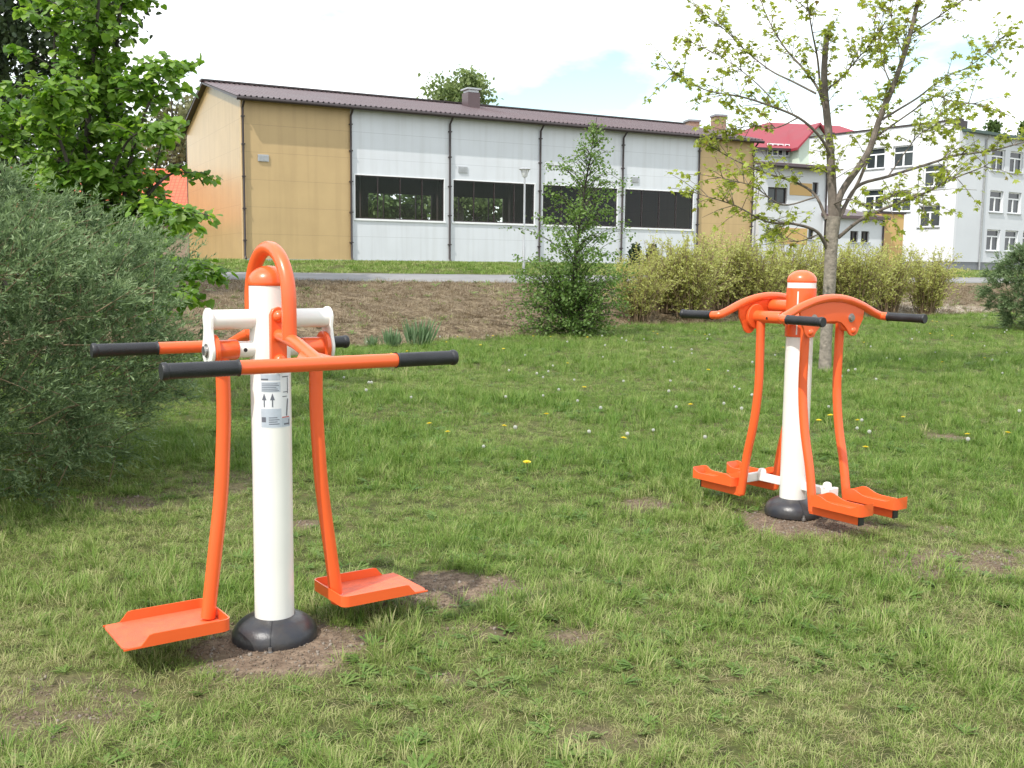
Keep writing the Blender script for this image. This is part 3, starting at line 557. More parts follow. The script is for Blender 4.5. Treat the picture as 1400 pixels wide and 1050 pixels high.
def hall():
    L, Wd, H, RH, YR = 28.9, 13.4, 7.12, 8.76, 7.2; bay = 5.0
    root = empty('sports_hall', HALL0, HA, 'long hall with tan and white panel walls, ribbon windows and a brown sheet roof', 'building')
    T = lambda x, y, z: (x, y, z); m = MB(); facade(m, T, 0, bay, -.6, H, [], 0, .2); m.build('wall', TANM, root, smooth=False); m = MB(); facade(m, T, 5*bay, L, -.6, H, [], 0, .2); m.build('wall', TANM, root, smooth=False)
    m = MB(); o = [(0.205, -.6), (Wd-.2, -.6), (Wd-.2, H), (YR, RH), (.205, H)]
    m.prism(o, lambda a, b, h: (h, a, b), .012, .2); m.build('gable_wall', GAB, root, smooth=False)
    m = MB(); m.prism(o, lambda a, b, h: (h, a, b), L-.2, L-.012); m.build('gable_wall', TANM, root, smooth=False)
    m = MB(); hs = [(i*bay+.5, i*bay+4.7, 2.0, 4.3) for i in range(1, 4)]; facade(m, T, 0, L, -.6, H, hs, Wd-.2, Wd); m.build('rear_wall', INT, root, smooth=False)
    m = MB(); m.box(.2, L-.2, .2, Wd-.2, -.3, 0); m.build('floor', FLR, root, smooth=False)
    m = MB()
    for i in range(1, 6):
        m.box(i*bay-.15, i*bay+.15, Wd-.8, Wd-.5, 0, H-.1); m.box(i*bay-.12, i*bay+.12, .25, .5, 0, H-.1)
    m.box(.3, L-.3, 3.2, 3.3, 5.6, 6.4); m.build('interior_columns', TRIM, root, smooth=False)
    for i in range(1, 4):                                       # rear windows
        x0, x1 = i*bay+.5, i*bay+4.7; m = MB()
        for k in range(5): xx = x0+(x1-x0)*k/4; m.box(xx-.035, xx+.035, Wd-.14, Wd-.05, 2.0, 4.3)
        m.box(x0, x1, Wd-.13, Wd-.06, 2.0, 2.07); m.box(x0, x1, Wd-.13, Wd-.06, 4.23, 4.3); m.build('rear_window', TRIM, root, smooth=False)
    for i in range(1, 5):                                       # white bays with their ribbon windows
        a, b = i*bay, (i+1)*bay; x0, x1, z0, z1 = a+.22, b-.28, 2.05, 4.05
        m = MB(); facade(m, T, a+.004, b-.004, -.6, H, [(x0, x1, z0, z1)], -.012, .2); m.build('wall_panel', WHP, root, smooth=False)
        m = MB(); f = .05
        for xx in [x0+(x1-x0)*k/4 for k in range(5)]: 
            w2 = .022 if x0 < xx < x1 else .04
            m.box(max(x0, xx-w2), min(x1, xx+w2), .03, .10, z0+f, z1-f)
        m.box(x0, x1, .03, .10, z0, z0+f); m.box(x0, x1, .03, .10, z1-f, z1); fr = m.build('window', TRIM, root, smooth=False)
        m = MB(); m.box(x0+.01, x1-.01, .055, .065, z0+.01, z1-.01); m.build('pane', GLASS, fr, smooth=False)
        m = MB(); m.box(x0-.08, x1+.08, -.07, .03, z0-.09, z0-.002); m.box(x0-.06, x0-.002, -.03, .03, z0, z1+.05); m.box(x1+.002, x1+.06, -.03, .03, z0, z1+.05); m.box(x0-.002, x1+.002, -.03, .03, z1+.002, z1+.05); m.build('window_trim', PVC, fr, smooth=False)
    m = MB(); m.box(-.02, L, -.03, 0.0, -.6, .12); m.build('plinth', GALV, root, smooth=False)
    # roof: corrugated sheets
    ov, og = .42, .28; V = []; Fc = []; pit = .25; xs = []; x = -og
    while x < L+og: xs += [(x, 0), (x+.09, 0), (x+.12, .045), (x+.17, .045), (x+.20, 0)]; x += pit
    sl = (RH-H)/YR; m = MB()
    for side in (0, 1):
        ys = [-ov, YR] if side == 0 else [-ov, Wd-YR]; s2 = sl if side == 0 else (RH-H)/(Wd-YR); Vv = []
        for xx, dz in xs:
            for yy in ys:
                Y_ = yy if side == 0 else Wd-yy; Vv.append((xx, Y_, H+.12+yy*s2+dz))
        Fv = [(2*i, 2*i+2, 2*i+3, 2*i+1) for i in range(len(xs)-1)]; m.add(Vv, Fv)
    rf = m.build('roof', ROOFB, root, smooth=False)
    m = MB()
    for side in (0, 1):
        f = (lambda y: y) if side == 0 else (lambda y: Wd-y)
        s2 = sl if side == 0 else (RH-H)/(Wd-YR); o = [(f(-ov+.03), H-.02-ov*s2), (YR, RH-.0), (YR, RH+.085), (f(-ov+.03), H+.1-ov*s2)]
        m.prism(o, lambda a, b, h: (h, a, b), -og+.02, L+og-.02)
    m.build('roof_deck', TRIM, rf, smooth=False)
    m = MB(); m.box(-og-.05, L+og+.05, YR-.28, YR+.28, RH+.13, RH+.21); m.build('ridge_cap', TRIM, rf, smooth=False)
    m = MB(); m.tube([(-og, -ov-.06, H-.09), (L+og, -ov-.06, H-.09)], .085, 14); m.build('gutter', TRIM, rf)
    for x in [.06] + [i*bay for i in range(1, 6)] + [L-.06]:
        m = MB(); yy = -.10; m.tube([(x, -ov-.03, H-.12), (x, -ov+.05, H-.2), (x, yy, H-.42), (x, yy, .25), (x, yy-.12, .1)], .05, 12)
        for z in (.9, 2.3, 3.7, 5.1, 6.3): m.box(x-.075, x+.075, yy-.07, 0, z, z+.05)
        m.build('downpipe', TRIM, root)
    for x in (.95, 10.72, 20.82):
        m = MB(); m.box(x-.24, x+.24, -.055, 0-.013, 4.42, 4.72); 
        for k in range(6): m.box(x-.2, x+.2, -.075, -.05, 4.45+k*.042, 4.472+k*.042)
        m.build('vent', GALV, root, smooth=False)
    nrm = np.array([-.461, .887, 0]); p = hitp(644, 150, HALL0+nrm*5.6, nrm); cx = float(np.dot(p-HALL0, [.887, .461, 0])); zr = H+.12+5.6*sl
    m = MB(); m.box(cx-.36, cx+.36, 5.2, 6.0, zr-.5, zr+.75); ch = m.build('chimney', ROOFB, root, smooth=False)
    m = MB(); m.box(cx-.30, cx+.30, 5.26, 5.94, zr+.75, zr+.9); m.box(cx-.42, cx+.42, 5.14, 6.06, zr+.9, zr+.98); m.build('chimney_cowl', GALV, ch, smooth=False)
hall()

# ------------------------------------------------------------------ school group on the right
def tilemat(name, col, sx, sy, rough=.6, mortar=.6):
    m, t, b = newmat(name); tc = t.nodes.new('ShaderNodeTexCoord'); mp = t.nodes.new('ShaderNodeMapping'); mp.inputs['Rotation'].default_value = (0, 0, 0)
    br = t.nodes.new('ShaderNodeTexBrick'); br.offset = 0; br.inputs['Scale'].default_value = 1; br.inputs['Brick Width'].default_value = sx; br.inputs['Row Height'].default_value = sy; br.inputs['Mortar Size'].default_value = .03
    br.inputs['Color1'].default_value = (*[c*.88 for c in col], 1); br.inputs['Color2'].default_value = (*[min(1, c*1.08) for c in col], 1); br.inputs['Mortar'].default_value = (*[c*mortar for c in col], 1)
    t.links.new(tc.outputs['Object'], mp.inputs[0]); t.links.new(mp.outputs[0], br.inputs['Vector']); t.links.new(br.outputs['Color'], b.inputs['Base Color']); b.inputs['Roughness'].default_value = rough; return m
RENDW = mat('white_render', (.67, .68, .71), .85, var=.025, scale=.6, bump=.15, bscale=30)
RENDG = mat('grey_and_shaded_render', (.62, .64, .67), .85, var=.03, scale=.6, bump=.15, bscale=30)  # own grey on wing and annex; on the school, shade put into white
PLINTH = mat('grey_plinth', (.22, .23, .25), .8, var=.1)
TANR = mat('tan_render', (.55, .36, .15), .8, var=.04, scale=.8)
REDM = mat('red_sheet_roof', (.26, .022, .038), .5, var=.08, scale=.5)
ORT = tilemat('orange_roof_tiles', (.62, .12, .055), .3, .36)
GREENM = mat('pale_green_render', (.58, .66, .55), .8, var=.03)
GRNT = mat('dark_green_trim', (.05, .09, .075), .5)
BRICK = mat('brick_chimney', (.27, .18, .135), .9, var=.25, scale=6)
def window(root, T, x0, x1, z0, z1, d, cols=2, trans=True, fm=None):
    fm = fm or PVC; m = MB(); f = .09
    def bx(a, b, c, e, p, q): 
        V = [T(a, p, c), T(b, p, c), T(b, q, c), T(a, q, c), T(a, p, e), T(b, p, e), T(b, q, e), T(a, q, e)]; m.add(V, [(3,2,1,0),(4,5,6,7),(0,1,5,4),(1,2,6,5),(2,3,7,6),(3,0,4,7)])
    zt = z0+(z1-z0)*.68 if trans else z1-f
    bx(x0, x1, z0, z0+f, d, d+.08); bx(x0, x1, z1-f, z1, d, d+.08); bx(x0, x0+f, z0+f, z1-f, d, d+.08); bx(x1-f, x1, z0+f, z1-f, d, d+.08)
    if trans: bx(x0+f, x1-f, zt-.05, zt+.05, d+.004, d+.076)
    for k in range(1, cols): xx = x0+(x1-x0)*k/cols; bx(xx-.07, xx+.07, z0+f, zt-.05 if trans else z1-f, d+.004, d+.076)
    wo = m.build('window', fm, root, smooth=False)
    m = MB(); bx2 = bx; V = [T(x0+.02, d+.05, z0+.02), T(x1-.02, d+.05, z0+.02), T(x1-.02, d+.05, z1-.02), T(x0+.02, d+.05, z1-.02)]; m.add(V, [(0, 1, 2, 3)]); V2 = [T(x0+.02, d+.06, z0+.02), T(x1-.02, d+.06, z0+.02), T(x1-.02, d+.06, z1-.02), T(x0+.02, d+.06, z1-.02)]; m.add(V2, [(3, 2, 1, 0)]); m.build('pane', DGL, wo, smooth=False)
    m = MB(); bx(x0-.08, x1+.08, z0-.07, z0-.004, -.09, d); m.build('sill', GALV, wo, smooth=False)
def school():
    c = W(1301, 368, 76); A = R(35); root = empty('school_block', c, A, 'three storey white school block with white framed windows, right of the maple', 'building')
    ux = np.array([math.cos(A), math.sin(A), 0]); uy = np.array([-math.sin(A), math.cos(A), 0]); H1 = 10.75; H2 = 9.95; Lr = 26; Ll = 13.5
    Tr = lambda x, y, z: (x, y, z); Tl = lambda x, y, z: (y, x, z)      # left face: along +y, depth +x
    def rect(px, P, u, wd, h, n):
        p = hitp(px[0], px[1], P, n); q = np.dot(p-c, u); zc = p[2]-c[2]; return (q-wd/2, q+wd/2, zc-h/2, zc+h/2)
    lw = [rect(p, c, uy, 1.75, 1.62, -ux) for p in ((1234, 213.5), (1276.5, 240), (1270, 295.5), (1231, 275), (1196, 216.5), (1194, 273))]
    rw = [rect(p, c, ux, 1.85, 1.62, -uy) for p in ((1365, 219), (1362.5, 275.5), (1358, 328.5))]; rw2 = []
    for k in range(5):
        for r_ in rw: o = k*2.55; rw2.append((r_[0]+o, r_[1]+o, r_[2], r_[3]))
    m = MB(); facade(m, Tr, 0.31, Lr, .55, H2, rw2, 0, .3); m.build('wall', RENDG, root, smooth=False)  # greyer than the end wall: its shade is put into the colour
    m = MB(); facade(m, Tl, 0, Ll, .55, H1, lw, 0, .3); m.build('end_wall', RENDW, root, smooth=False)
    m = MB(); m.box(.05, Lr, .05, Ll, -1, .55); m.build('plinth', PLINTH, root, smooth=False)
    m = MB(); m.box(.6, Lr-.05, .6, Ll-.05, .56, H2-.1); m.build('inner_core', RENDG, root, smooth=False)
    for r_ in rw2: window(root, Tr, *r_, .14)
    for r_ in lw: window(root, Tl, *r_, .14)
    m = MB(); m.box(.35, Lr+.3, -.45, Ll, H2+.004, H2+.2); m.build('roof', GRNT, root, smooth=False)
    m = MB(); m.box(-.08, .38, -.06, Ll+.05, H1+.004, H1+.13); m.box(-.04, .9, -.04, .5, H1-.55, H1+.0); m.build('parapet_coping', TRIM, root, smooth=False)
    p = hitp(1341, 300, c, -uy); q = float(np.dot(p-c, ux)); m = MB(); m.tube([(q, -.35, H2), (q, -.1, H2-.4), (q, -.1, -.2)], .07, 10); m.build('downpipe', GALV, root)
school()
def simple_block(name, label, px0, px1, depth, ang, base_z, H, Dp, wallm):
    p0 = W(px0, 350, depth); u = np.array([math.cos(ang), math.sin(ang), 0]); n = np.array([math.sin(ang), -math.cos(ang), 0]); p1 = hitp(px1, 350, p0, n); L = float(np.dot(p1-p0, u)); p0 = np.array([p0[0], p0[1], base_z])
    return empty(name, p0, ang, label, 'building'), p0, u, n, L
def wing():
    root, p0, u, n, L = simple_block('connecting_wing', 'two storey pale grey wing with a low brown roof just right of the hall', 1036, 1127, 66, HA, ZB, 0, 0, None)
    zof = lambda px, py: float(hitp(px, py, p0, n)[2]-p0[2]); xof = lambda px: float(np.dot(hitp(px, 300, p0, n)-p0, u)); H = zof(1085, 229); T = lambda x, y, z: (x, y, z)
    hs = [(xof(1048.5), xof(1075), zof(1060, 278), zof(1060, 256)), (xof(1109), xof(1117), zof(1110, 266), zof(1110, 249)), (xof(1047), xof(1062), zof(1055, 327), zof(1055, 312)), (xof(1106), xof(1114), zof(1110, 327), zof(1110, 312))]
    m = MB(); facade(m, T, 0, L, -1, H, hs, 0, .3); m.build('wall', RENDG, root, smooth=False)
    for h in hs: window(root, T, *h, .14, 2 if h[1]-h[0] > .6 else 1, False, TRIM)
    m = MB(); m.box(.02, L-.02, .5, 9, -1, H-.02); m.build('inner_core', RENDG, root, smooth=False)
    m = MB(); m.box(xof(1078), xof(1108), -.03, 0, zof(1090, 267), zof(1090, 250)); m.build('tan_panel', TANR, root, smooth=False)
    m = MB(); m.box(xof(1065), xof(1104), -.03, 0, zof(1090, 334), zof(1090, 312)); m.build('tan_panel', TANR, root, smooth=False)
    m = MB(); o = [(-.5, H-.05), (9, H+1.3), (9, H+1.5), (-.5, H+.18)]; m.prism(o, lambda a, b, h: (h, a, b), -.2, L+.4); rf = m.build('roof', ROOFB, root, smooth=False)
    m = MB(); m.tube([(-.2, -.55, H-.02), (L+.4, -.55, H-.02)], .09, 10); m.build('gutter', TRIM, rf)
    m = MB(); m.tube([(L-.15, -.1, H), (L-.15, -.1, -.8)], .06, 10); m.build('downpipe', TRIM, root)
wing()
def porch():
    root, p0, u, n, L = simple_block('low_annex', 'single storey annex with brown lean-to roof and tan end wall, right of maple trunk', 1132, 1238, 68, HA, ZB, 0, 0, None)
    zof = lambda px, py: float(hitp(px, py, p0, n)[2]-p0[2]); xof = lambda px: float(np.dot(hitp(px, 310, p0, n)-p0, u)); H = zof(1180, 299); T = lambda x, y, z: (x, y, z); xb = xof(1209)
    hs = [(xof(1163), xof(1174), zof(1170, 331), zof(1170, 316)), (xof(1178), xof(1189), zof(1180, 331), zof(1180, 316))]
    m = MB(); facade(m, T, 0, xb, -1, H, hs, 0, .3); m.build('wall', RENDG, root, smooth=False)
    for h in hs: window(root, T, *h, .14, 2, False, TRIM)
    m = MB(); m.box(.02, xb-.02, .5, 6, -1, H-.02); m.build('inner_core', RENDG, root, smooth=False)
    m = MB(); m.box(xb+.01, L, .3, 4, -1, zof(1220, 292)); m.build('tan_wall', TANR, root, smooth=False)
    m = MB(); m.box(xb-.02, L+.1, .2, 4.1, zof(1220, 292)+.003, zof(1220, 292)+.15); m.build('coping', TRIM, root, smooth=False)
    m = MB(); o = [(-.4, H-.05), (6, H+1.15), (6, H+1.3), (-.4, H+.15)]; m.prism(o, lambda a, b, h: (h, a, b), -.2, xb+.15); m.build('roof', ROOFB, root, smooth=False)
    m = MB(); m.tube([(xb-.15, -.08, H), (xb-.15, -.08, -.6)], .06, 10); m.build('downpipe', TRIM, root)
porch()
def redhouse():
    d = 96; root, p0, u, n, L = simple_block('red_roofed_house', 'tall house with a red sheet roof and two brick chimneys, behind the hall and maple', 962, 1245, d, R(14), ZB, 0, 0, None)
    zof = lambda px, py: float(hitp(px, py, p0, n)[2]-p0[2]); xof = lambda px: float(np.dot(hitp(px, 200, p0, n)-p0, u)); H = zof(1080, 203); Dp = 13; RH = H+3.3
    T = lambda x, y, z: (x, y, z); xg0, xg1 = xof(1082), xof(1130)
    m = MB(); m.box(0, L, .3, Dp, -1, H); m.build('wall', RENDW, root, smooth=False)
    m = MB(); ins = 9.5
    V = [(-.6, -.6, H-.1), (L+.6, -.6, H-.1), (L+.6, Dp+.6, H-.1), (-.6, Dp+.6, H-.1), (ins, Dp/2, RH), (L-4.5, Dp/2, RH)]
    m.add(V, [(0, 1, 5, 4), (1, 2, 5), (2, 3, 4, 5), (3, 0, 4), (3, 2, 1, 0)]); rf = m.build('roof', REDM, root, smooth=False)
    m = MB(); m.box(-.65, L+.65, -.66, -.5, H-.3, H-.08); m.build('fascia', TRIM, rf, smooth=False)
    for px, py in ((976, 168), (1012, 161)):
        x = xof(px)*1.04; zt = (zof(px, py)+p0[2]-1.45)*1.055+1.45-p0[2]; m = MB(); m.box(x-.55, x+.55, 4.6, 5.7, H-.5, zt); ch = m.build('chimney', BRICK, rf, smooth=False); m = MB(); m.box(x-.65, x+.65, 4.5, 5.8, zt, zt+.18); m.build('chimney_cap', PLINTH, ch, smooth=False)
    m = MB(); o = [(xg0, 2), (xg1, 2), (xg1, H), ((xg0+xg1)/2, H+2.0), (xg0, H)]; m.prism(o, lambda a, b, h: (a, h, b), -1.4, .29); gb = m.build('gable_bay', GREENM, root, smooth=False)
    m = MB(); cx = (xg0+xg1)/2
    for s in (0, 1):
        e = xg0-.4 if s == 0 else xg1+.4; o = [(e, H-.35), (cx, H+2.03), (cx, H+2.25), (e, H-.1)]; m.prism(o, lambda a, b, h: (a, h, b), -1.9, 4)
    m.build('gable_roof', REDM, gb, smooth=False)
    m = MB(); x = xof(1123); m.box(x-.3, x+.3, -1.75, -1.42, 2, H+1.4); m.build('brown_pilaster', TRIM, root, smooth=False)
    window(root, lambda x, y, z: (x, y, z), xof(1050), xof(1072), zof(1060, 213), zof(1060, 196), .1, 3, False)
    window(root, lambda x, y, z: (x, y, z), xof(1074), xof(1080.5), zof(1060, 213), zof(1060, 196), .1, 1, False)
redhouse()
def orangehouse():
    root, p0, u, n, L = simple_block('tiled_house', 'house with an orange tiled roof, left of the hall behind the lime tree', -40, 285, 76, R(4), ZB, 0, 0, None)
    zof = lambda px, py: float(hitp(px, py, p0, n)[2]-p0[2]); H = zof(230, 298); Dp = 9; slp = 1.0
    zr = zof(230, 236); run = 4.5; RH = zr*1.05+.15
    m = MB(); m.box(.4, L-.4, .4, Dp, -1, H+.1); m.build('wall', mat('brown_render', (.30, .22, .16), .8, var=.1), root, smooth=False)
    sl = math.atan2(RH-H, run); ln = math.hypot(RH-H, run)
    for s in (0, 1):
        M = Matrix.Translation((0, -.3 if s == 0 else Dp+.3, H-.25)) @ Matrix.Rotation(0 if s == 0 else math.pi, 4, 'Z') @ Matrix.Rotation(sl, 4, 'X')
        m = MB(); m.box(0 if s == 0 else -L, L if s == 0 else 0, 0, ln+.55, 0, .12); o = m.build('roof', ORT, root, smooth=False); o.matrix_local = M
    m = MB()
    for x in (.4, L-.6): m.prism([(.41, H), (Dp-.01, H), (Dp/2, RH-.2)], lambda a, b, h: (h, a, b), x, x+.2)
    m.build('gable', mat('brown_boards', (.2, .13, .09), .8, var=.15), root, smooth=False)
orangehouse()
def lamppost():
    b = W(716, 364, 38.5); z0 = float(G(b[0], b[1])); top = W(718, 229, 38.5)[2]-z0
    root = empty('street_lamp', (b[0], b[1], z0), 0, 'slim grey park lamp with a cone shaped glass head in front of the hall', 'street lamp')
    m = MB(); m.lathe([(.055, 0), (.055, .9), (.04, .95), (.035, top-.36)], seg=16); m.build('pole', GALV, root)
    m = MB(); m.lathe([(.06, top-.36), (.09, top-.33), (.15, top-.08)], seg=24); m.build('lamp_glass', LAMPG, root)
    m = MB(); m.lathe([(.21, top-.085), (.215, top-.06), (.15, top-.02), (.03, top)], seg=24); m.build('lamp_cap', GALV, root)
    m = MB()
    for k in range(4): q = k*math.pi/2+.4; m.tube([(.07*math.cos(q), .07*math.sin(q), top-.35), (.17*math.cos(q), .17*math.sin(q), top-.08)], .008, 6)
    m.build('lamp_ribs', GALV, root)
lamppost()

# ------------------------------------------------------------------ plants
TPL = {
 'narrow': ([(0, 0, 0), (.45, .5, .03), (1, 0, -.05), (.45, -.5, .03)], [(0, 1, 2, 3)]),
 'ovate': ([(0, 0, 0), (.25, .46, .06), (.65, .38, .05), (1, 0, -.10), (.65, -.38, .05), (.25, -.46, .06)], [(0, 1, 2, 3), (0, 3, 4, 5)]),
 'heart': ([(0, 0, 0), (-.08, .32, .04), (.25, .54, .0), (.68, .36, -.04), (1, 0, -.20), (.68, -.36, -.04), (.25, -.54, .0), (-.08, -.32, .04), (.4, 0, .09)], [(0, 1, 2, 8), (8, 2, 3, 4), (8, 4, 5, 6), (0, 8, 6, 7)]),
 'lobed': ([(0, 0, 0), (.05, .42, .0), (.32, .24, .04), (.55, .50, -.08), (.58, .2, .02), (1, 0, -.14), (.58, -.2, .02), (.55, -.50, -.08), (.32, -.24, .04), (.05, -.42, .0)], [(0, 1, 2), (0, 2, 4), (2, 3, 4), (0, 4, 6), (4, 5, 6), (0, 6, 8), (6, 7, 8), (0, 8, 9)]),
}
def leafmesh(name, P, D, N, L, wr, tpl, v):
    P = np.asarray(P); D = np.asarray(D); N = np.asarray(N); D = D/(np.linalg.norm(D, axis=1, keepdims=True)+1e-9); Sd = np.cross(D, N); Sd /= np.linalg.norm(Sd, axis=1, keepdims=True)+1e-9; Nn = np.cross(Sd, D)
    tv, tf = TPL[tpl]; tv = np.array(tv); tf = np.array(tf); L = np.asarray(L)[:, None, None]
    V = P[:, None, :] + L*(tv[None, :, 0:1]*D[:, None] + wr*tv[None, :, 1:2]*Sd[:, None] + tv[None, :, 2:3]*Nn[:, None]); n = len(P)
    Fc = (np.arange(n)*len(tv))[:, None, None] + tf[None]; return raw_mesh(name, V.reshape(-1, 3), Fc.reshape(-1, tf.shape[1]), {'v': ('FACE', np.repeat(np.clip(v, 0, 1), len(tf)))})
def rdir(n): d = RNG.normal(size=(n, 3)); return d/np.linalg.norm(d, axis=1, keepdims=True)
def polyline_pts(P, n, t0=0.0, t1=1.0):
    P = np.array(P); L = np.r_[0, np.cumsum(np.linalg.norm(np.diff(P, axis=0), axis=1))]; s = np.sort(RNG.uniform(t0, t1, n))*L[-1]
    Q = np.stack([np.interp(s, L, P[:, i]) for i in range(3)], 1); e = np.minimum(s+.01*L[-1], L[-1]); a = np.maximum(e-.02*L[-1], 0); T = np.stack([np.interp(e, L, P[:, i])-np.interp(a, L, P[:, i]) for i in range(3)], 1); return Q, T/(np.linalg.norm(T, axis=1, keepdims=True)+1e-9)

# ---- big narrow-leaved bushes (left foreground and far right)
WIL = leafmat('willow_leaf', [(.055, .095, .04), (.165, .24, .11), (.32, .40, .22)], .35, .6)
def willow(name, label, c, rx, ry, h, ntw, leafL, zwide=.62, seed=0):
    root = empty(name, (c[0], c[1], float(G(c[0], c[1]))), 0, label, 'bush'); rg = np.random.default_rng(seed)
    nb = 9; nc = ntw//nb; th = rg.uniform(0, 6.283, nc); zz = .05+.97*rg.uniform(0, 1, nc)**.8
    prof = np.interp(zz, [0, .12, .32, zwide, .72, .88, 1.02], [.70, .78, .90, 1.0, .84, .50, .10])
    lump = .60+.80*(.55*fbm(np.cos(th)*2.2+zz*2.5+9, np.sin(th)*2.2+zz*3+seed*7+5, seed+61)+.45*fbm(np.cos(th)*5+zz*4+9, np.sin(th)*5+zz*6+seed*7+5, seed+63))
    inner = np.where(rg.uniform(size=nc) < .62, rg.uniform(.80, 1.06, nc), rg.uniform(.2, .9, nc)); r_ = prof*lump*inner
    Pc = np.stack([rx*r_*np.cos(th), ry*r_*np.sin(th), h*zz*(.84+.28*(lump-.6)/.8)], 1); Oc = np.stack([np.cos(th), np.sin(th), .25+zz*1.0], 1); Oc += rg.normal(0, .3, (nc, 3)); Oc /= np.linalg.norm(Oc, axis=1, keepdims=True); tc_ = rg.normal(0, .13, nc)
    P = np.repeat(Pc, nb, 0); out_ = np.repeat(Oc, nb, 0); lump = np.repeat(lump, nb); tcv = np.repeat(tc_, nb); n = len(P); P = P + rg.normal(0, .035, (n, 3)); out_ = out_ + rg.normal(0, .42, (n, 3)); out_ /= np.linalg.norm(out_, axis=1, keepdims=True)
    L = rg.uniform(.10, .28, n)*(1+.8*(rg.uniform(size=n) < .06)); m = 16; k = np.linspace(.05, 1, m)
    Q = P[:, None] + out_[:, None]*(L[:, None]*k[None])[..., None] - np.array([0, 0, 1.])*(.22*L[:, None]*k[None]**2)[..., None]
    D = out_[:, None]*.95 + rg.normal(0, .42, (n, m, 3)); Nv = rg.normal(0, .6, (n, m, 3)) + np.array([0, 0, .8])
    vv = np.clip(.12+.52*k[None]**1.3+rg.normal(0, .12, (n, m))+tcv[:, None]+.3*(lump[:, None]-1), 0, 1)  # tips lighter; twig bases and hollows darkened, shade put into leaf colour
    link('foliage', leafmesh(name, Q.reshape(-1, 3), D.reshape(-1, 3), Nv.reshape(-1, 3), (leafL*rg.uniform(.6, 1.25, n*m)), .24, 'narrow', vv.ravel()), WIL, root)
    mb = MB()
    for i in range(34):
        a = rg.uniform(0, 6.283); rr = rg.uniform(.2, .85); z1 = h*rg.uniform(.4, .85); b0 = np.array([rg.normal(0, .12*rx), rg.normal(0, .12*ry), 0]); e = np.array([rx*rr*math.cos(a), ry*rr*math.sin(a), z1]); md = (b0+e)/2 + np.array([0, 0, .18*h])
        mb.tube(crom([b0, md, e], 4), list(np.linspace(.022, .006, 9)), 6)
    for i in range(0, n, 12): mb.tube([P[i]-out_[i]*.15, Q[i, 6], Q[i, 13]], [.0035, .0025, .0015], 4)
    mb.build('branches', TWIG, root)
willow('willow_bush', 'large dark grey-green bush filling the left edge beside the nearer machine', (-4.36, 6.5), 2.2, 1.9, 2.15, 26000, .038, .56, seed=1)
bR = Gd(1396, 452); willow('willow_bush', 'dark green bush cut off by the right edge of the photo', (bR[0]+.75, bR[1]), 1.55, 1.4, 2.35, 7000, .07, .5, seed=2)

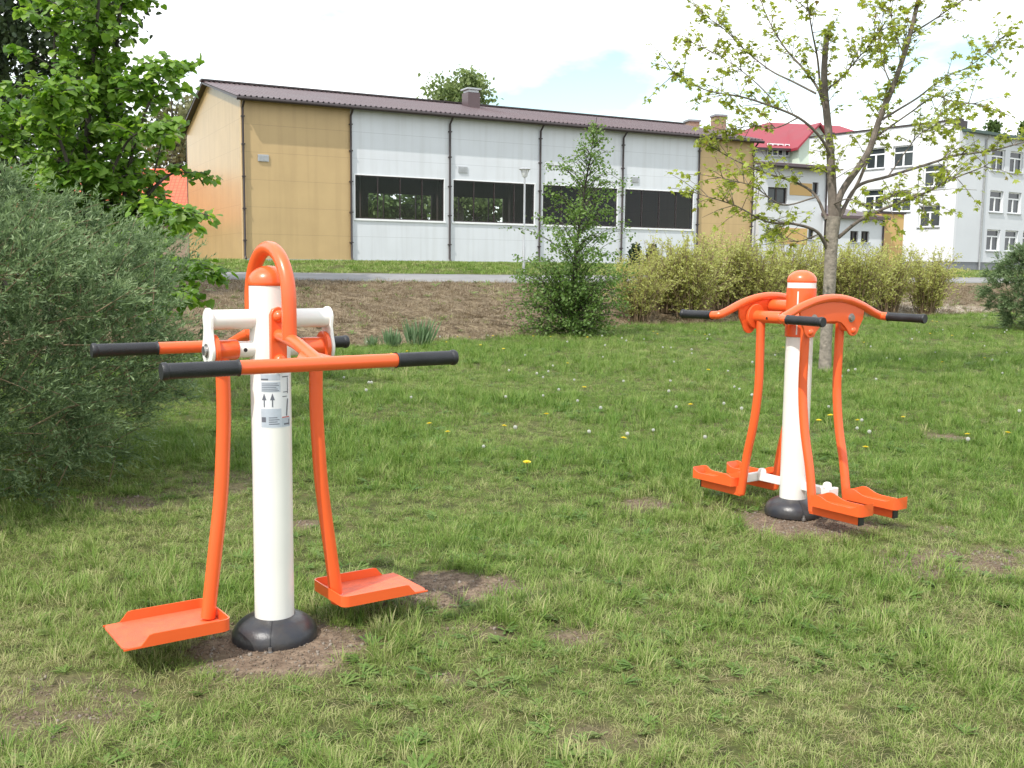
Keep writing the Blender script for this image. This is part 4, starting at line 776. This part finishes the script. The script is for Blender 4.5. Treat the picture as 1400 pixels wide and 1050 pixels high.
# ---- maple, traced limbs set out in depth
MAP = leafmat('maple_leaf', [(.22, .17, .05), (.24, .29, .05), (.30, .36, .065), (.38, .42, .11)], .45, .5)
def maple():
    bp = Gd(1128, 509); Y0 = bp[1]; root = empty('maple_tree', (bp[0], bp[1], float(G(bp[0], bp[1]))), 0, 'young maple with sparse yellow-green leaves and forked grey trunk behind the air walker', 'tree'); o = np.array(root.location)
    tr = MB(); br = MB(); LP, LD, LL = [], [], []
    def line(pts, slope): 
        n = len(pts); return [W(x, y, Y0 + slope*i/(n-1)*(1+.0*i)) - o for i, (x, y) in enumerate(pts)]
    tr.tube(crom([p for p in line([(1127, 512), (1128, 495), (1130, 450), (1134, 390), (1137, 330), (1140, 296)], 0)], 6), list(np.interp(np.linspace(0, 1, 31), [0, .08, .3, .8, 1], [.15, .098, .084, .088, .10])), 18)
    tr.build('trunk', BARK, root)
    limbs = [([(1139, 300), (1137, 240), (1134, 193), (1128, 130), (1127, 93), (1130, 52)], .1, .066, .038, .15),
      ([(1143, 300), (1150, 264), (1186, 210), (1203, 161), (1221, 118), (1236, 75), (1248, 32), (1258, -15), (1264, -70)], -.3, .052, .022, .4),
      ([(1146, 296), (1175, 246), (1196, 186), (1206, 150), (1214, 118)], .5, .034, .018, .3),
      ([(1146, 325), (1179, 299), (1229, 277), (1266, 263), (1302, 245), (1345, 228)], -1.0, .035, .008, .35),
      ([(1147, 300), (1171, 256), (1215, 241), (1273, 223), (1309, 212), (1356, 206), (1398, 195), (1430, 190)], .9, .035, .008, .45),
      ([(1132, 342), (1117, 317), (1085, 306), (1048, 303), (1005, 281), (958, 266)], -.8, .034, .006, .3),
      ([(1130, 300), (1114, 266), (1085, 248), (1048, 237), (1005, 219), (972, 200)], .9, .03, .006, .3),
      ([(1135, 212), (1121, 187), (1092, 161), (1048, 143), (1012, 132), (962, 122), (918, 96)], -1.0, .03, .006, .3),
      ([(1133, 182), (1121, 128), (1100, 96), (1075, 68), (1053, 32), (1036, -10)], .8, .028, .007, .3),
      ([(1116, 128), (1085, 112), (1053, 96), (1018, 68), (989, 39), (958, 18)], .5, .02, .005, .3),
      ([(1122, 130), (1118, 82), (1111, 46), (1103, 0), (1096, -40)], -.7, .022, .006, .3),
      ([(1203, 165), (1228, 150), (1257, 132), (1289, 107), (1328, 89), (1366, 55)], .7, .024, .005, .35),
      ([(1243, 48), (1275, 28), (1310, 4), (1345, -20)], -.6, .018, .005, .3),
      ([(1196, 188), (1246, 153), (1278, 132), (1300, 138), (1330, 142)], -.8, .018, .005, .4),
      ([(1130, 122), (1150, 107), (1171, 82), (1189, 61), (1205, 40)], -.5, .016, .005, .3),
      ([(1220, 120), (1208, 90), (1203, 60), (1208, 20)], .6, .014, .005, .2),
      ([(1138, 280), (1160, 272), (1190, 282), (1230, 262)], -1.2, .014, .005, .3),
      ([(1120, 320), (1090, 330), (1060, 322)], .6, .014, .005, .2),
      ([(1114, 270), (1070, 280), (1030, 255), (985, 243)], -1.1, .016, .005, .3),
      ([(1093, 160), (1060, 175), (1030, 172), (990, 178)], .8, .014, .004, .3),
      ([(1060, 140), (1030, 110), (990, 80), (940, 55)], .3, .013, .004, .3),
      ([(1236, 76), (1222, 40), (1218, 5)], .4, .012, .004, .2),
      ([(1215, 240), (1240, 205), (1262, 180), (1300, 168)], .8, .014, .004, .4)]
    for pts, sl, r0, r1, t0 in limbs:
        c = crom(line(pts, sl), 5); br.tube(c, list(np.linspace(r0, r1, len(c))*(1 if r0 > .04 else .78)), 9)
        nt_ = max(7, int(len(pts)*4.6)); Q, T = polyline_pts(c, nt_, t0, 1.0)
        for q, t in zip(list(Q)+[c[-1]]*2, list(T)+[T[-1]]*2):
            d = t*.7 + RNG.normal(0, .55, 3) + np.array([0, 0, .12]); d /= np.linalg.norm(d); Ls = RNG.uniform(.15, .62); e = q + d*Ls + np.array([0, 0, -.05*Ls]); br.tube([q, (q+e)/2+np.array([0, 0, .02]), e], [.006, .004, .0025], 5)
            for f in RNG.uniform(.3, 1.05, RNG.integers(7, 14)):
                b0 = q + (e-q)*f; a = RNG.uniform(0, 6.283); dd = np.array([math.cos(a), math.sin(a), RNG.uniform(-1.0, .25)]) + d*.4; LP.append(b0+RNG.normal(0, .025, 3)); LD.append(dd); LL.append(RNG.uniform(.05, .10))
    br.build('branches', BARKM, root); n = len(LP); LP = np.array(LP); hz = (LP[:, 2]-1)/4.5
    link('foliage', leafmesh('maple_foliage', LP, LD, RNG.normal(0, .5, (n, 3))+np.array([0, 0, 1.]), LL, 1.0, 'lobed', np.clip(.62-.12*hz+RNG.normal(0, .2, n), 0, 1)), MAP, root)
maple()

# ---- lime tree behind the big bush
LIM = leafmat('lime_leaf', [(.07, .16, .02), (.13, .25, .035), (.20, .33, .06), (.26, .37, .10)], .48, .42)
def lime():
    Y0 = 11.2; b0 = W(140, 480, Y0); b0[2] = 0; root = empty('lime_tree', b0, 0, 'broad leaved lime tree with bright green leaves rising behind the dark bush', 'tree'); st = MB(); LP, LD, LL = [], [], []
    stems = [([(40, 470), (60, 330), (95, 230), (125, 120), (140, 20)], .3, .035), ([(140, 470), (135, 330), (145, 260), (170, 200), (190, 180)], -.6, .032), ([(60, 470), (90, 330), (95, 240), (75, 170), (70, 120)], -.9, .035), ([(118, 470), (116, 330), (118, 220), (124, 110), (135, 0), (140, -120)], 0., .055), ([(160, 470), (164, 330), (176, 230), (200, 150), (232, 92)], -.3, .035), ([(70, 480), (50, 330), (30, 210), (30, 130)], .4, .045), ([(130, 470), (150, 300), (165, 180), (160, 60), (170, -30), (168, -110)], .5, .04), ([(100, 470), (85, 300), (80, 180), (75, 60), (85, -60)], -.5, .04), ([(150, 420), (185, 350), (222, 306), (258, 294)], -2.0, .03), ([(150, 440), (185, 395), (218, 365), (252, 370)], -2.0, .03), ([(160, 460), (195, 425), (228, 402), (252, 404)], -2.2, .02), ([(165, 330), (200, 270), (230, 240), (255, 236)], .2, .03), ([(20, 470), (-20, 300), (-35, 200), (-30, 140)], .1, .04), ([(165, 360), (180, 300), (205, 255), (222, 190)], .3, .02)]
    for pts, dy, r0 in stems:
        n = len(pts); c = crom([W(x, y, Y0+dy*i/(n-1)) - b0 for i, (x, y) in enumerate(pts)], 6); st.tube(c, list(np.linspace(r0, .006, len(c))), 10)
        ln = np.linalg.norm(np.diff(np.array(c), axis=0), axis=1).sum(); Q, T = polyline_pts(c, int(ln*(17 if r0 > .03 else 12)), .15, 1.0)
        for q, t in list(zip(Q, T))+[(c[-1], T[-1])]*2:
            x_ = q[0]; a = RNG.uniform(0, 6.283); d = np.array([math.cos(a), math.sin(a)*.8, RNG.uniform(-.1, .5)]) + t*.35; d /= np.linalg.norm(d); Ls = RNG.uniform(.2, .62)*(.85 if r0 > .03 else .6)
            e = q+d*Ls+np.array([0, 0, -.10*Ls]); st.tube([q, (q+e)/2+np.array([0, 0, .03]), e], [.007, .005, .003], 5); k = int(9+17*Ls/.5)
            f = RNG.uniform(.15, 1.06, k)
            for fi in f:
                aa = RNG.uniform(0, 6.283); LP.append(q+(e-q)*fi+RNG.normal(0, .03, 3)); LD.append(np.array([math.cos(aa)*.8, math.sin(aa)*.8, RNG.uniform(-1.1, -.1)])+d*.3); LL.append(RNG.uniform(.05, .108))
    st.build('trunk', BARKD, root); n = len(LP)
    link('foliage', leafmesh('lime_foliage', LP, LD, RNG.normal(0, .35, (n, 3))+np.array([0, -.15, 1.]), LL, 1.0, 'heart', RNG.normal(.45, .24, n)), LIM, root)
lime()

# ---- birch by the bank
BIR = leafmat('birch_leaf', [(.07, .14, .03), (.13, .22, .055), (.22, .31, .10)], .42, .5)
def birch():
    bp = Gd(778, 458); Y0 = bp[1]; z0 = float(G(bp[0], bp[1])); root = empty('birch_tree', (bp[0], bp[1], z0), 0, 'small birch with a dense skirt of dark green leaves beside the brown bank', 'tree'); o = np.array([bp[0], bp[1], z0]); st = MB(); LP, LD, LL, LV = [], [], [], []
    top = [W(x, y, Y0)-o for x, y in ((778, 458), (783, 400), (788, 340), (796, 280), (806, 220), (816, 160))]; c = crom(top, 8); st.tube(c, list(np.linspace(.05, .006, len(c))), 10)
    H = top[-1][2]
    def branch(q, d, Ls, n, drop, lpp=3):
        e = q+d*Ls; m = (q+e)/2+np.array([0, 0, .08*Ls]); e = e - np.array([0, 0, drop*Ls]); cc = crom([q, m, e], 4); st.tube(cc, list(np.linspace(.010, .002, len(cc))), 5); Q, T = polyline_pts(cc, n, .15, 1.05)
        for p, t in zip(Q, T):
            for _ in range(lpp):
                a = RNG.uniform(0, 6.283); LP.append(p+RNG.normal(0, .05, 3)); LD.append(np.array([math.cos(a)*.7, math.sin(a)*.7, RNG.uniform(-1, .2)])); LL.append(RNG.uniform(.04, .078)); LV.append(.42+.1*(p[2]/H)+RNG.normal(0, .2))
    for f in np.linspace(.08, .97, 125):                     # upper branches along the stem
        q = np.array(c[int(f*(len(c)-1))]); a = RNG.uniform(0, 6.283); env = np.interp(f, [.1, .35, .45, .62, .72, .85, .97], [1.75, 1.7, 1.55, 1.3, .95, .5, .15]); d = np.array([math.cos(a), math.sin(a), RNG.uniform(.45, 1.1)]); d /= np.linalg.norm(d); branch(q, d, env*RNG.uniform(.45, 1.1), int(5+12*env*RNG.uniform(.6, 1)), RNG.uniform(.05, .35), 3 if f < .55 else 2)
    for x, y in ((690, 305), (725, 315), (745, 250), (765, 215), (850, 255), (866, 240), (862, 300), (705, 350), (850, 350)):   # longer whips
        e = W(x, y, Y0+RNG.uniform(-.5, .5))-o; q = np.array(c[int(np.clip((e[2]-.7)/H, .05, .9)*(len(c)-1))]); v = e-q; branch(q, v/np.linalg.norm(v), np.linalg.norm(v), 16, .02)
    for i in range(250):                                     # skirt of low shoots
        a = RNG.uniform(0, 6.283); rr = 1.5*math.sqrt(RNG.uniform(.0, 1)); zt = RNG.uniform(.10, 2.1)*(1-.25*rr/1.6); q = np.array([.25*rr*math.cos(a), .25*rr*math.sin(a), zt*.45]); e = np.array([rr*math.cos(a)*1.0, rr*math.sin(a)*.8, zt]); v = e-q; branch(q, v/np.linalg.norm(v), np.linalg.norm(v), 11, .12)
    st.build('trunk', BARKD, root); n = len(LP)
    link('foliage', leafmesh('birch_foliage', LP, LD, RNG.normal(0, .6, (n, 3))+np.array([0, 0, .8]), LL, .8, 'ovate', np.array(LV)), BIR, root)
birch()

# ---- yellow-green multi-stem shrubs
SPI = leafmat('shrub_leaf', [(.29, .30, .09), (.40, .43, .14), (.50, .52, .22)], .45, .55)
def shrub_mesh(seed, h, rad, nst):
    rg = np.random.default_rng(seed); st = MB(); LP, LD, LL = [], [], []
    for i in range(nst):
        a = rg.uniform(0, 6.283); lean = abs(rg.normal(0, .5)); r0 = rg.uniform(0, .35)*rad; b0 = np.array([r0*math.cos(a), r0*math.sin(a), 0]); hh = h*rg.uniform(.6, 1.08)*(1-.22*lean); rr = r0+rad*min(1.15, lean+.12); e = np.array([rr*math.cos(a+rg.normal(0, .2)), rr*math.sin(a), hh]); md = b0*.55+e*.45+np.array([0, 0, .12*h])
        c = crom([b0, md, e], 4); st.tube(c, list(np.linspace(.011, .0028, len(c))), 5); Q, T = polyline_pts(c, 12, .12, 1.0)
        for q, t in zip(Q, T):
            d = t*.9 + rg.normal(0, .45, 3); d /= np.linalg.norm(d); Ls = rg.uniform(.12, .34); e2 = q+d*Ls; st.tube([q, e2], [.003, .0016], 4)
            for f in rg.uniform(.2, 1.05, 7): LP.append(q+(e2-q)*f+rg.normal(0, .012, 3)); LD.append(d*.7+rg.normal(0, .6, 3)); LL.append(rg.uniform(.04, .075))
    n = len(LP); me = leafmesh('shrub_foliage', LP, LD, rg.normal(0, .7, (n, 3))+np.array([0, 0, .6]), LL, .62, 'narrow', rg.normal(.45, .24, n)); return st, me
protos = []
for k in range(3):
    st, me = shrub_mesh(70+k, 2.05, .85, 105); protos.append((st, me))
shr = [(872, 452, 29, .82, 0), (908, 450, 31, .95, 1), (945, 447, 29.5, 1.1, 2), (992, 444, 31, 1.08, 0), (1040, 442, 30, 1.05, 1), (1085, 441, 31.5, 1.06, 2), (1172, 440, 32, 1.08, 0), (1215, 439, 33, 1.06, 1), (1268, 437, 34, 1.0, 2), (1135, 440, 33, 1.02, 1)]
slab = ['leftmost yellow-green shrub of the row, against the birch', 'yellow-green shrub second from the birch in the row', 'yellow-green shrub behind the left grip of the air walker', 'yellow-green shrub behind the left handlebar of the air walker', 'yellow-green shrub just left of the air walker cap', 'yellow-green shrub behind the air walker cap', 'yellow-green shrub just right of the maple trunk', 'yellow-green shrub above the right handlebar of the air walker', 'rightmost yellow-green shrub of the row, near the sandy patch', 'yellow-green shrub directly behind the maple trunk']
stm = [None]*3
for i, (px, py, Y, sc_, k) in enumerate(shr):
    p = W(px, 400, Y); Yq = float(edge(p[0]))+.9+.9*(i % 2); p = W(px, 400, Yq); z = float(G(p[0], p[1])); root = empty('shrub', (p[0], p[1], z), RNG.uniform(0, 6.28), slab[i], 'shrub', 'yellow-green shrubs in a row beyond the lawn'); root.scale = (sc_*1.22, sc_*1.22, sc_*1.04)
    if stm[k] is None:
        a = protos[k][0].build('stems', TWIG, root); b = link('foliage', protos[k][1], SPI, root); stm[k] = (a, b)
    else:
        for q in stm[k]: c = q.copy(); COL.objects.link(c); c.parent = root

# ---- background trees
def bgtree(name, label, px, py_top, Y, wpx, zb, mt, leaf, nclump, per, seed, zlow=.25, trunkm=BARKD, conifer=False, dens=1.0):
    rg = np.random.default_rng(seed); p = W(px, 350, Y); H = W(px, py_top, Y)[2]-zb; rad = wpx/F*Y/2; root = empty(name, (p[0], p[1], zb), 0, label, 'tree'); st = MB()
    st.tube([(0, 0, -.2), (rad*.03, 0, H*.35), (0, rad*.03, H*.7), (0, 0, H*.96)], [H*.022, H*.017, H*.01, H*.003], 10); C = []
    nl = 26
    for i in range(nl):
        f = rg.uniform(zlow*.8, .95); a = rg.uniform(0, 6.283); q = (f-zlow)/(1-zlow); env = (1-q)*.95+.05 if conifer else math.sqrt(max(.03, 1-(2*abs(q-.42)/1.2)**2)); e = np.array([rad*env*math.cos(a)*rg.uniform(.6, .95), rad*env*math.sin(a)*rg.uniform(.6, .95), H*min(.97, f+(.0 if conifer else .1))]); b0 = np.array([0, 0, H*f*.8]); st.tube(crom([b0, (b0+e)/2+np.array([0, 0, .03*H]), e], 3), list(np.linspace(H*.006, H*.0015, 7)), 6); C += [b0+(e-b0)*t for t in (.55, .8, 1.0)]
    while len(C) < nclump:
        q = rg.uniform(-.02, 1); a = rg.uniform(0, 6.283); env = (1-q)*.95+.05 if conifer else math.sqrt(max(.02, 1-(2*abs(q-.42)/1.2)**2)); r_ = rad*env*math.sqrt(rg.uniform(.1, 1))*(.75+.5*fbm(math.cos(a)*2+q*3+seed, math.sin(a)*2+q*2, seed)); C.append(np.array([r_*math.cos(a), r_*math.sin(a), H*(zlow+(1-zlow)*q)]))
    C = np.array(C); n = len(C); s_ = rad*.17*rg.uniform(.6, 1.3, n)
    Q = C[:, None] + rg.normal(0, 1, (n, per, 3))*(s_[:, None, None]*np.array([1, 1, .6])); D = rg.normal(0, 1, (n, per, 3))+np.array([0, 0, -.4]); cv = rg.normal(0, .14, n)
    vv = .45+cv[:, None]+rg.normal(0, .18, (n, per)); st.build('trunk', trunkm, root)
    link('foliage', leafmesh(name, Q.reshape(-1, 3), D.reshape(-1, 3), (rg.normal(0, .7, (n, per, 3))+np.array([0, 0, .7])).reshape(-1, 3), leaf*rg.uniform(.6, 1.3, n*per), .75, 'ovate', vv.ravel()), mt, root); return root
DKL = leafmat('dark_tree_leaf', [(.022, .04, .016), (.035, .06, .022), (.06, .09, .035)], .2)
MDL = leafmat('mid_tree_leaf', [(.06, .11, .03), (.11, .17, .05), (.17, .23, .08)], .35)
PLM = leafmat('spring_tree_leaf', [(.10, .15, .05), (.18, .24, .09), (.27, .33, .14)], .4)
PLL = leafmat('pale_tree_leaf', [(.13, .13, .06), (.18, .19, .09), (.24, .24, .13)], .35)
bgtree('broadleaf_tree', 'tall dark tree in the upper left corner behind the lime', 0, -420, 26, 330, .5, DKL, .17, 420, 80, 81, .22)
bgtree('broadleaf_tree', 'green tree crown showing above the hall roof beside the chimney', 628, 100, 84, 108, ZB, PLM, .32, 150, 75, 82, .3)
bgtree('broadleaf_tree', 'pale olive tree showing between the lime leaves and the hall gable', 240, 122, 88, 110, ZB, PLL, .4, 120, 42, 83, .15)
bgtree('conifer_tree', 'small dark conifer top above the school roof, left of the pair', 1348, 160, 125, 40, ZB, MDL, .5, 110, 40, 84, .2, conifer=True)
bgtree('conifer_tree', 'small dark conifer top above the school roof near the right edge', 1386, 168, 128, 34, ZB, MDL, .5, 110, 40, 85, .2, conifer=True)
for i, (px, py, wpx) in enumerate(((505, 205, 90), (580, 215, 100), (650, 212, 90), (735, 228, 95))):
    bgtree('broadleaf_tree', ['leafy tree seen through the leftmost hall window', 'leafy tree seen between the first two hall windows', 'leafy tree seen through the second hall window', 'leafy tree seen through the third hall window'][i], px, py, 92+i*3, wpx, ZB, MDL, .5, 80, 45, 90+i, .12)
# two dwarf cypresses by the hall
for i, (px, py, lab) in enumerate(((868, 335, 'left one of two dark cone shaped cypresses against the white hall wall'), (892, 336, 'right one of two dark cone shaped cypresses against the white hall wall'))):
    r_ = bgtree('cypress', lab, px, py, 47, 24, float(G(W(px, 350, 47)[0], 47)), DKL, .10, 90, 60, 97+i, .03, conifer=True); r_['group'] = 'cypresses by the hall wall'
# daffodil clumps on the lawn edge
DAF = leafmat('daffodil_leaf', [(.09, .16, .07), (.13, .21, .10), (.19, .27, .15)], .25)
for i, (px, py, sz, lab) in enumerate(((535, 474, .8, 'lower tuft of grey-green daffodil leaves at the foot of the bank'), (572, 473, 1.15, 'taller tuft of grey-green daffodil leaves at the foot of the bank'), (508, 474, .5, 'smallest tuft of grey-green daffodil leaves, left of the others'))):
    p = Gd(px, py); n = 90; a = RNG.uniform(0, 6.283, n); r_ = RNG.uniform(0, .2, n)*sz; P = np.stack([r_*np.cos(a), r_*np.sin(a), 0*a], 1); D = np.stack([np.cos(a)*RNG.uniform(.05, .5, n), np.sin(a)*RNG.uniform(.05, .5, n), np.ones(n)], 1)
    o = link('daffodil_clump', leafmesh('daffodil', P, D, rdir(n), RNG.uniform(.28, .5, n)*sz, .08, 'narrow', RNG.uniform(0, 1, n)), DAF); o.location = (p[0], p[1], float(G(p[0], p[1]))); tag(o, lab, 'plant', 'daffodil clumps')
# dandelions
STEM = mat('dandelion_stem', (.16, .19, .07), .6, var=.2); FUZ = mat('dandelion_fuzz', (.50, .51, .46), .9, var=.05); YEL = mat('dandelion_yellow', (.78, .62, .03), .7, var=.1, scale=60)
def dand(kind, lab):
    root = empty(kind, (0, 0, 0), 0, lab, 'flower', 'dandelion seed heads dotted over the lawn' if kind == 'dandelion_clock' else 'yellow dandelions dotted over the lawn'); h = .13 if kind == 'dandelion_clock' else .08
    m = MB(); m.tube([(0, 0, 0), (.008, .004, h*.5), (.012, 0, h)], [.0022, .002, .0018], 6); m.build('stem', STEM, root); V = []; Fc = []
    if kind == 'dandelion_clock':
        n = 130
        for i in range(n):
            z = 1-2*(i+.5)/n; a = i*2.39996; d = np.array([math.sqrt(1-z*z)*math.cos(a), math.sqrt(1-z*z)*math.sin(a), z]); e = np.cross(d, [.3, .5, .8]); e /= np.linalg.norm(e); f = np.cross(d, e); c = np.array([.012, 0, h]); k = len(V)
            V += [c+d*.021+e*.0036, c+d*.021+f*.0036, c+d*.021-e*.0036, c+d*.021-f*.0036]; Fc.append((k, k+1, k+2, k+3))
        link('seed_head', raw_mesh('seed_head', V, Fc), FUZ, root)
    else:
        for i in range(44):
            a = i*2.39996; r_ = .004+.018*math.sqrt(i/44); d = np.array([math.cos(a), math.sin(a), .9-r_*38]); s = np.array([-math.sin(a), math.cos(a), 0])*.0025; c = np.array([.012, 0, h]); k = len(V); b = c+np.array([d[0]*.003, d[1]*.003, 0]); t = c+np.array([math.cos(a)*r_, math.sin(a)*r_, .012-.4*r_]); V += [b-s*.5, b+s*.5, t+s, t-s]; Fc.append((k, k+1, k+2, k+3))
        link('petals', raw_mesh('petals', V, Fc), YEL, root)
    return root
def place(kind, spots, lab, s0, extra=0):
    spots = spots + [(RNG.uniform(480, 1390), 452+RNG.uniform()**1.6*180) for _ in range(extra)]
    r0 = dand(kind, lab); ch = list(r0.children)
    for i, (x, y) in enumerate(spots):
        p = Gd(x, y+6)
        if p[1] > edge(p[0])+.2: p[1] = edge(p[0])-.1
        if i == 0: r = r0
        else:
            r = r0.copy(); COL.objects.link(r)
            for c in ch: q = c.copy(); COL.objects.link(q); q.parent = r
        r.location = (p[0], p[1], float(G(p[0], p[1]))); r.rotation_euler = (random.uniform(-.12, .12), random.uniform(-.12, .12), random.uniform(0, 6.28)); s = s0*random.uniform(.85, 1.15); r.scale = (s, s, s)
place('dandelion_clock', [(677, 430), (749, 511), (824, 489), (826, 472), (854, 525), (922, 497), (915, 541), (924, 562), (995, 511), (805, 600), (857, 604), (706, 594), (742, 545), (763, 538), (1079, 456), (1060, 488), (945, 480), (966, 465), (1131, 561), (1176, 582), (1150, 520), (1160, 512), (1169, 510), (1230, 492), (1252, 450), (1289, 450), (1330, 455), (1355, 494), (1370, 512), (1391, 568), (1190, 475), (1213, 490), (622, 495), (500, 540), (470, 520), (850, 463), (880, 463), (917, 475), (1005, 532), (1028, 500)], 'white dandelion seed head standing in the lawn', .72, 45)
place('dandelion_flower', [(690, 480), (688, 592), (722, 645), (744, 577), (800, 538), (853, 610), (893, 454), (950, 453), (964, 458), (625, 463), (641, 462), (730, 462), (803, 463), (657, 475), (752, 461), (570, 500), (533, 488), (1120, 585), (1137, 580), (1280, 440), (1345, 492), (560, 493), (610, 470), (1275, 438)], 'yellow dandelion flower in the lawn grass', 1.3, 22)
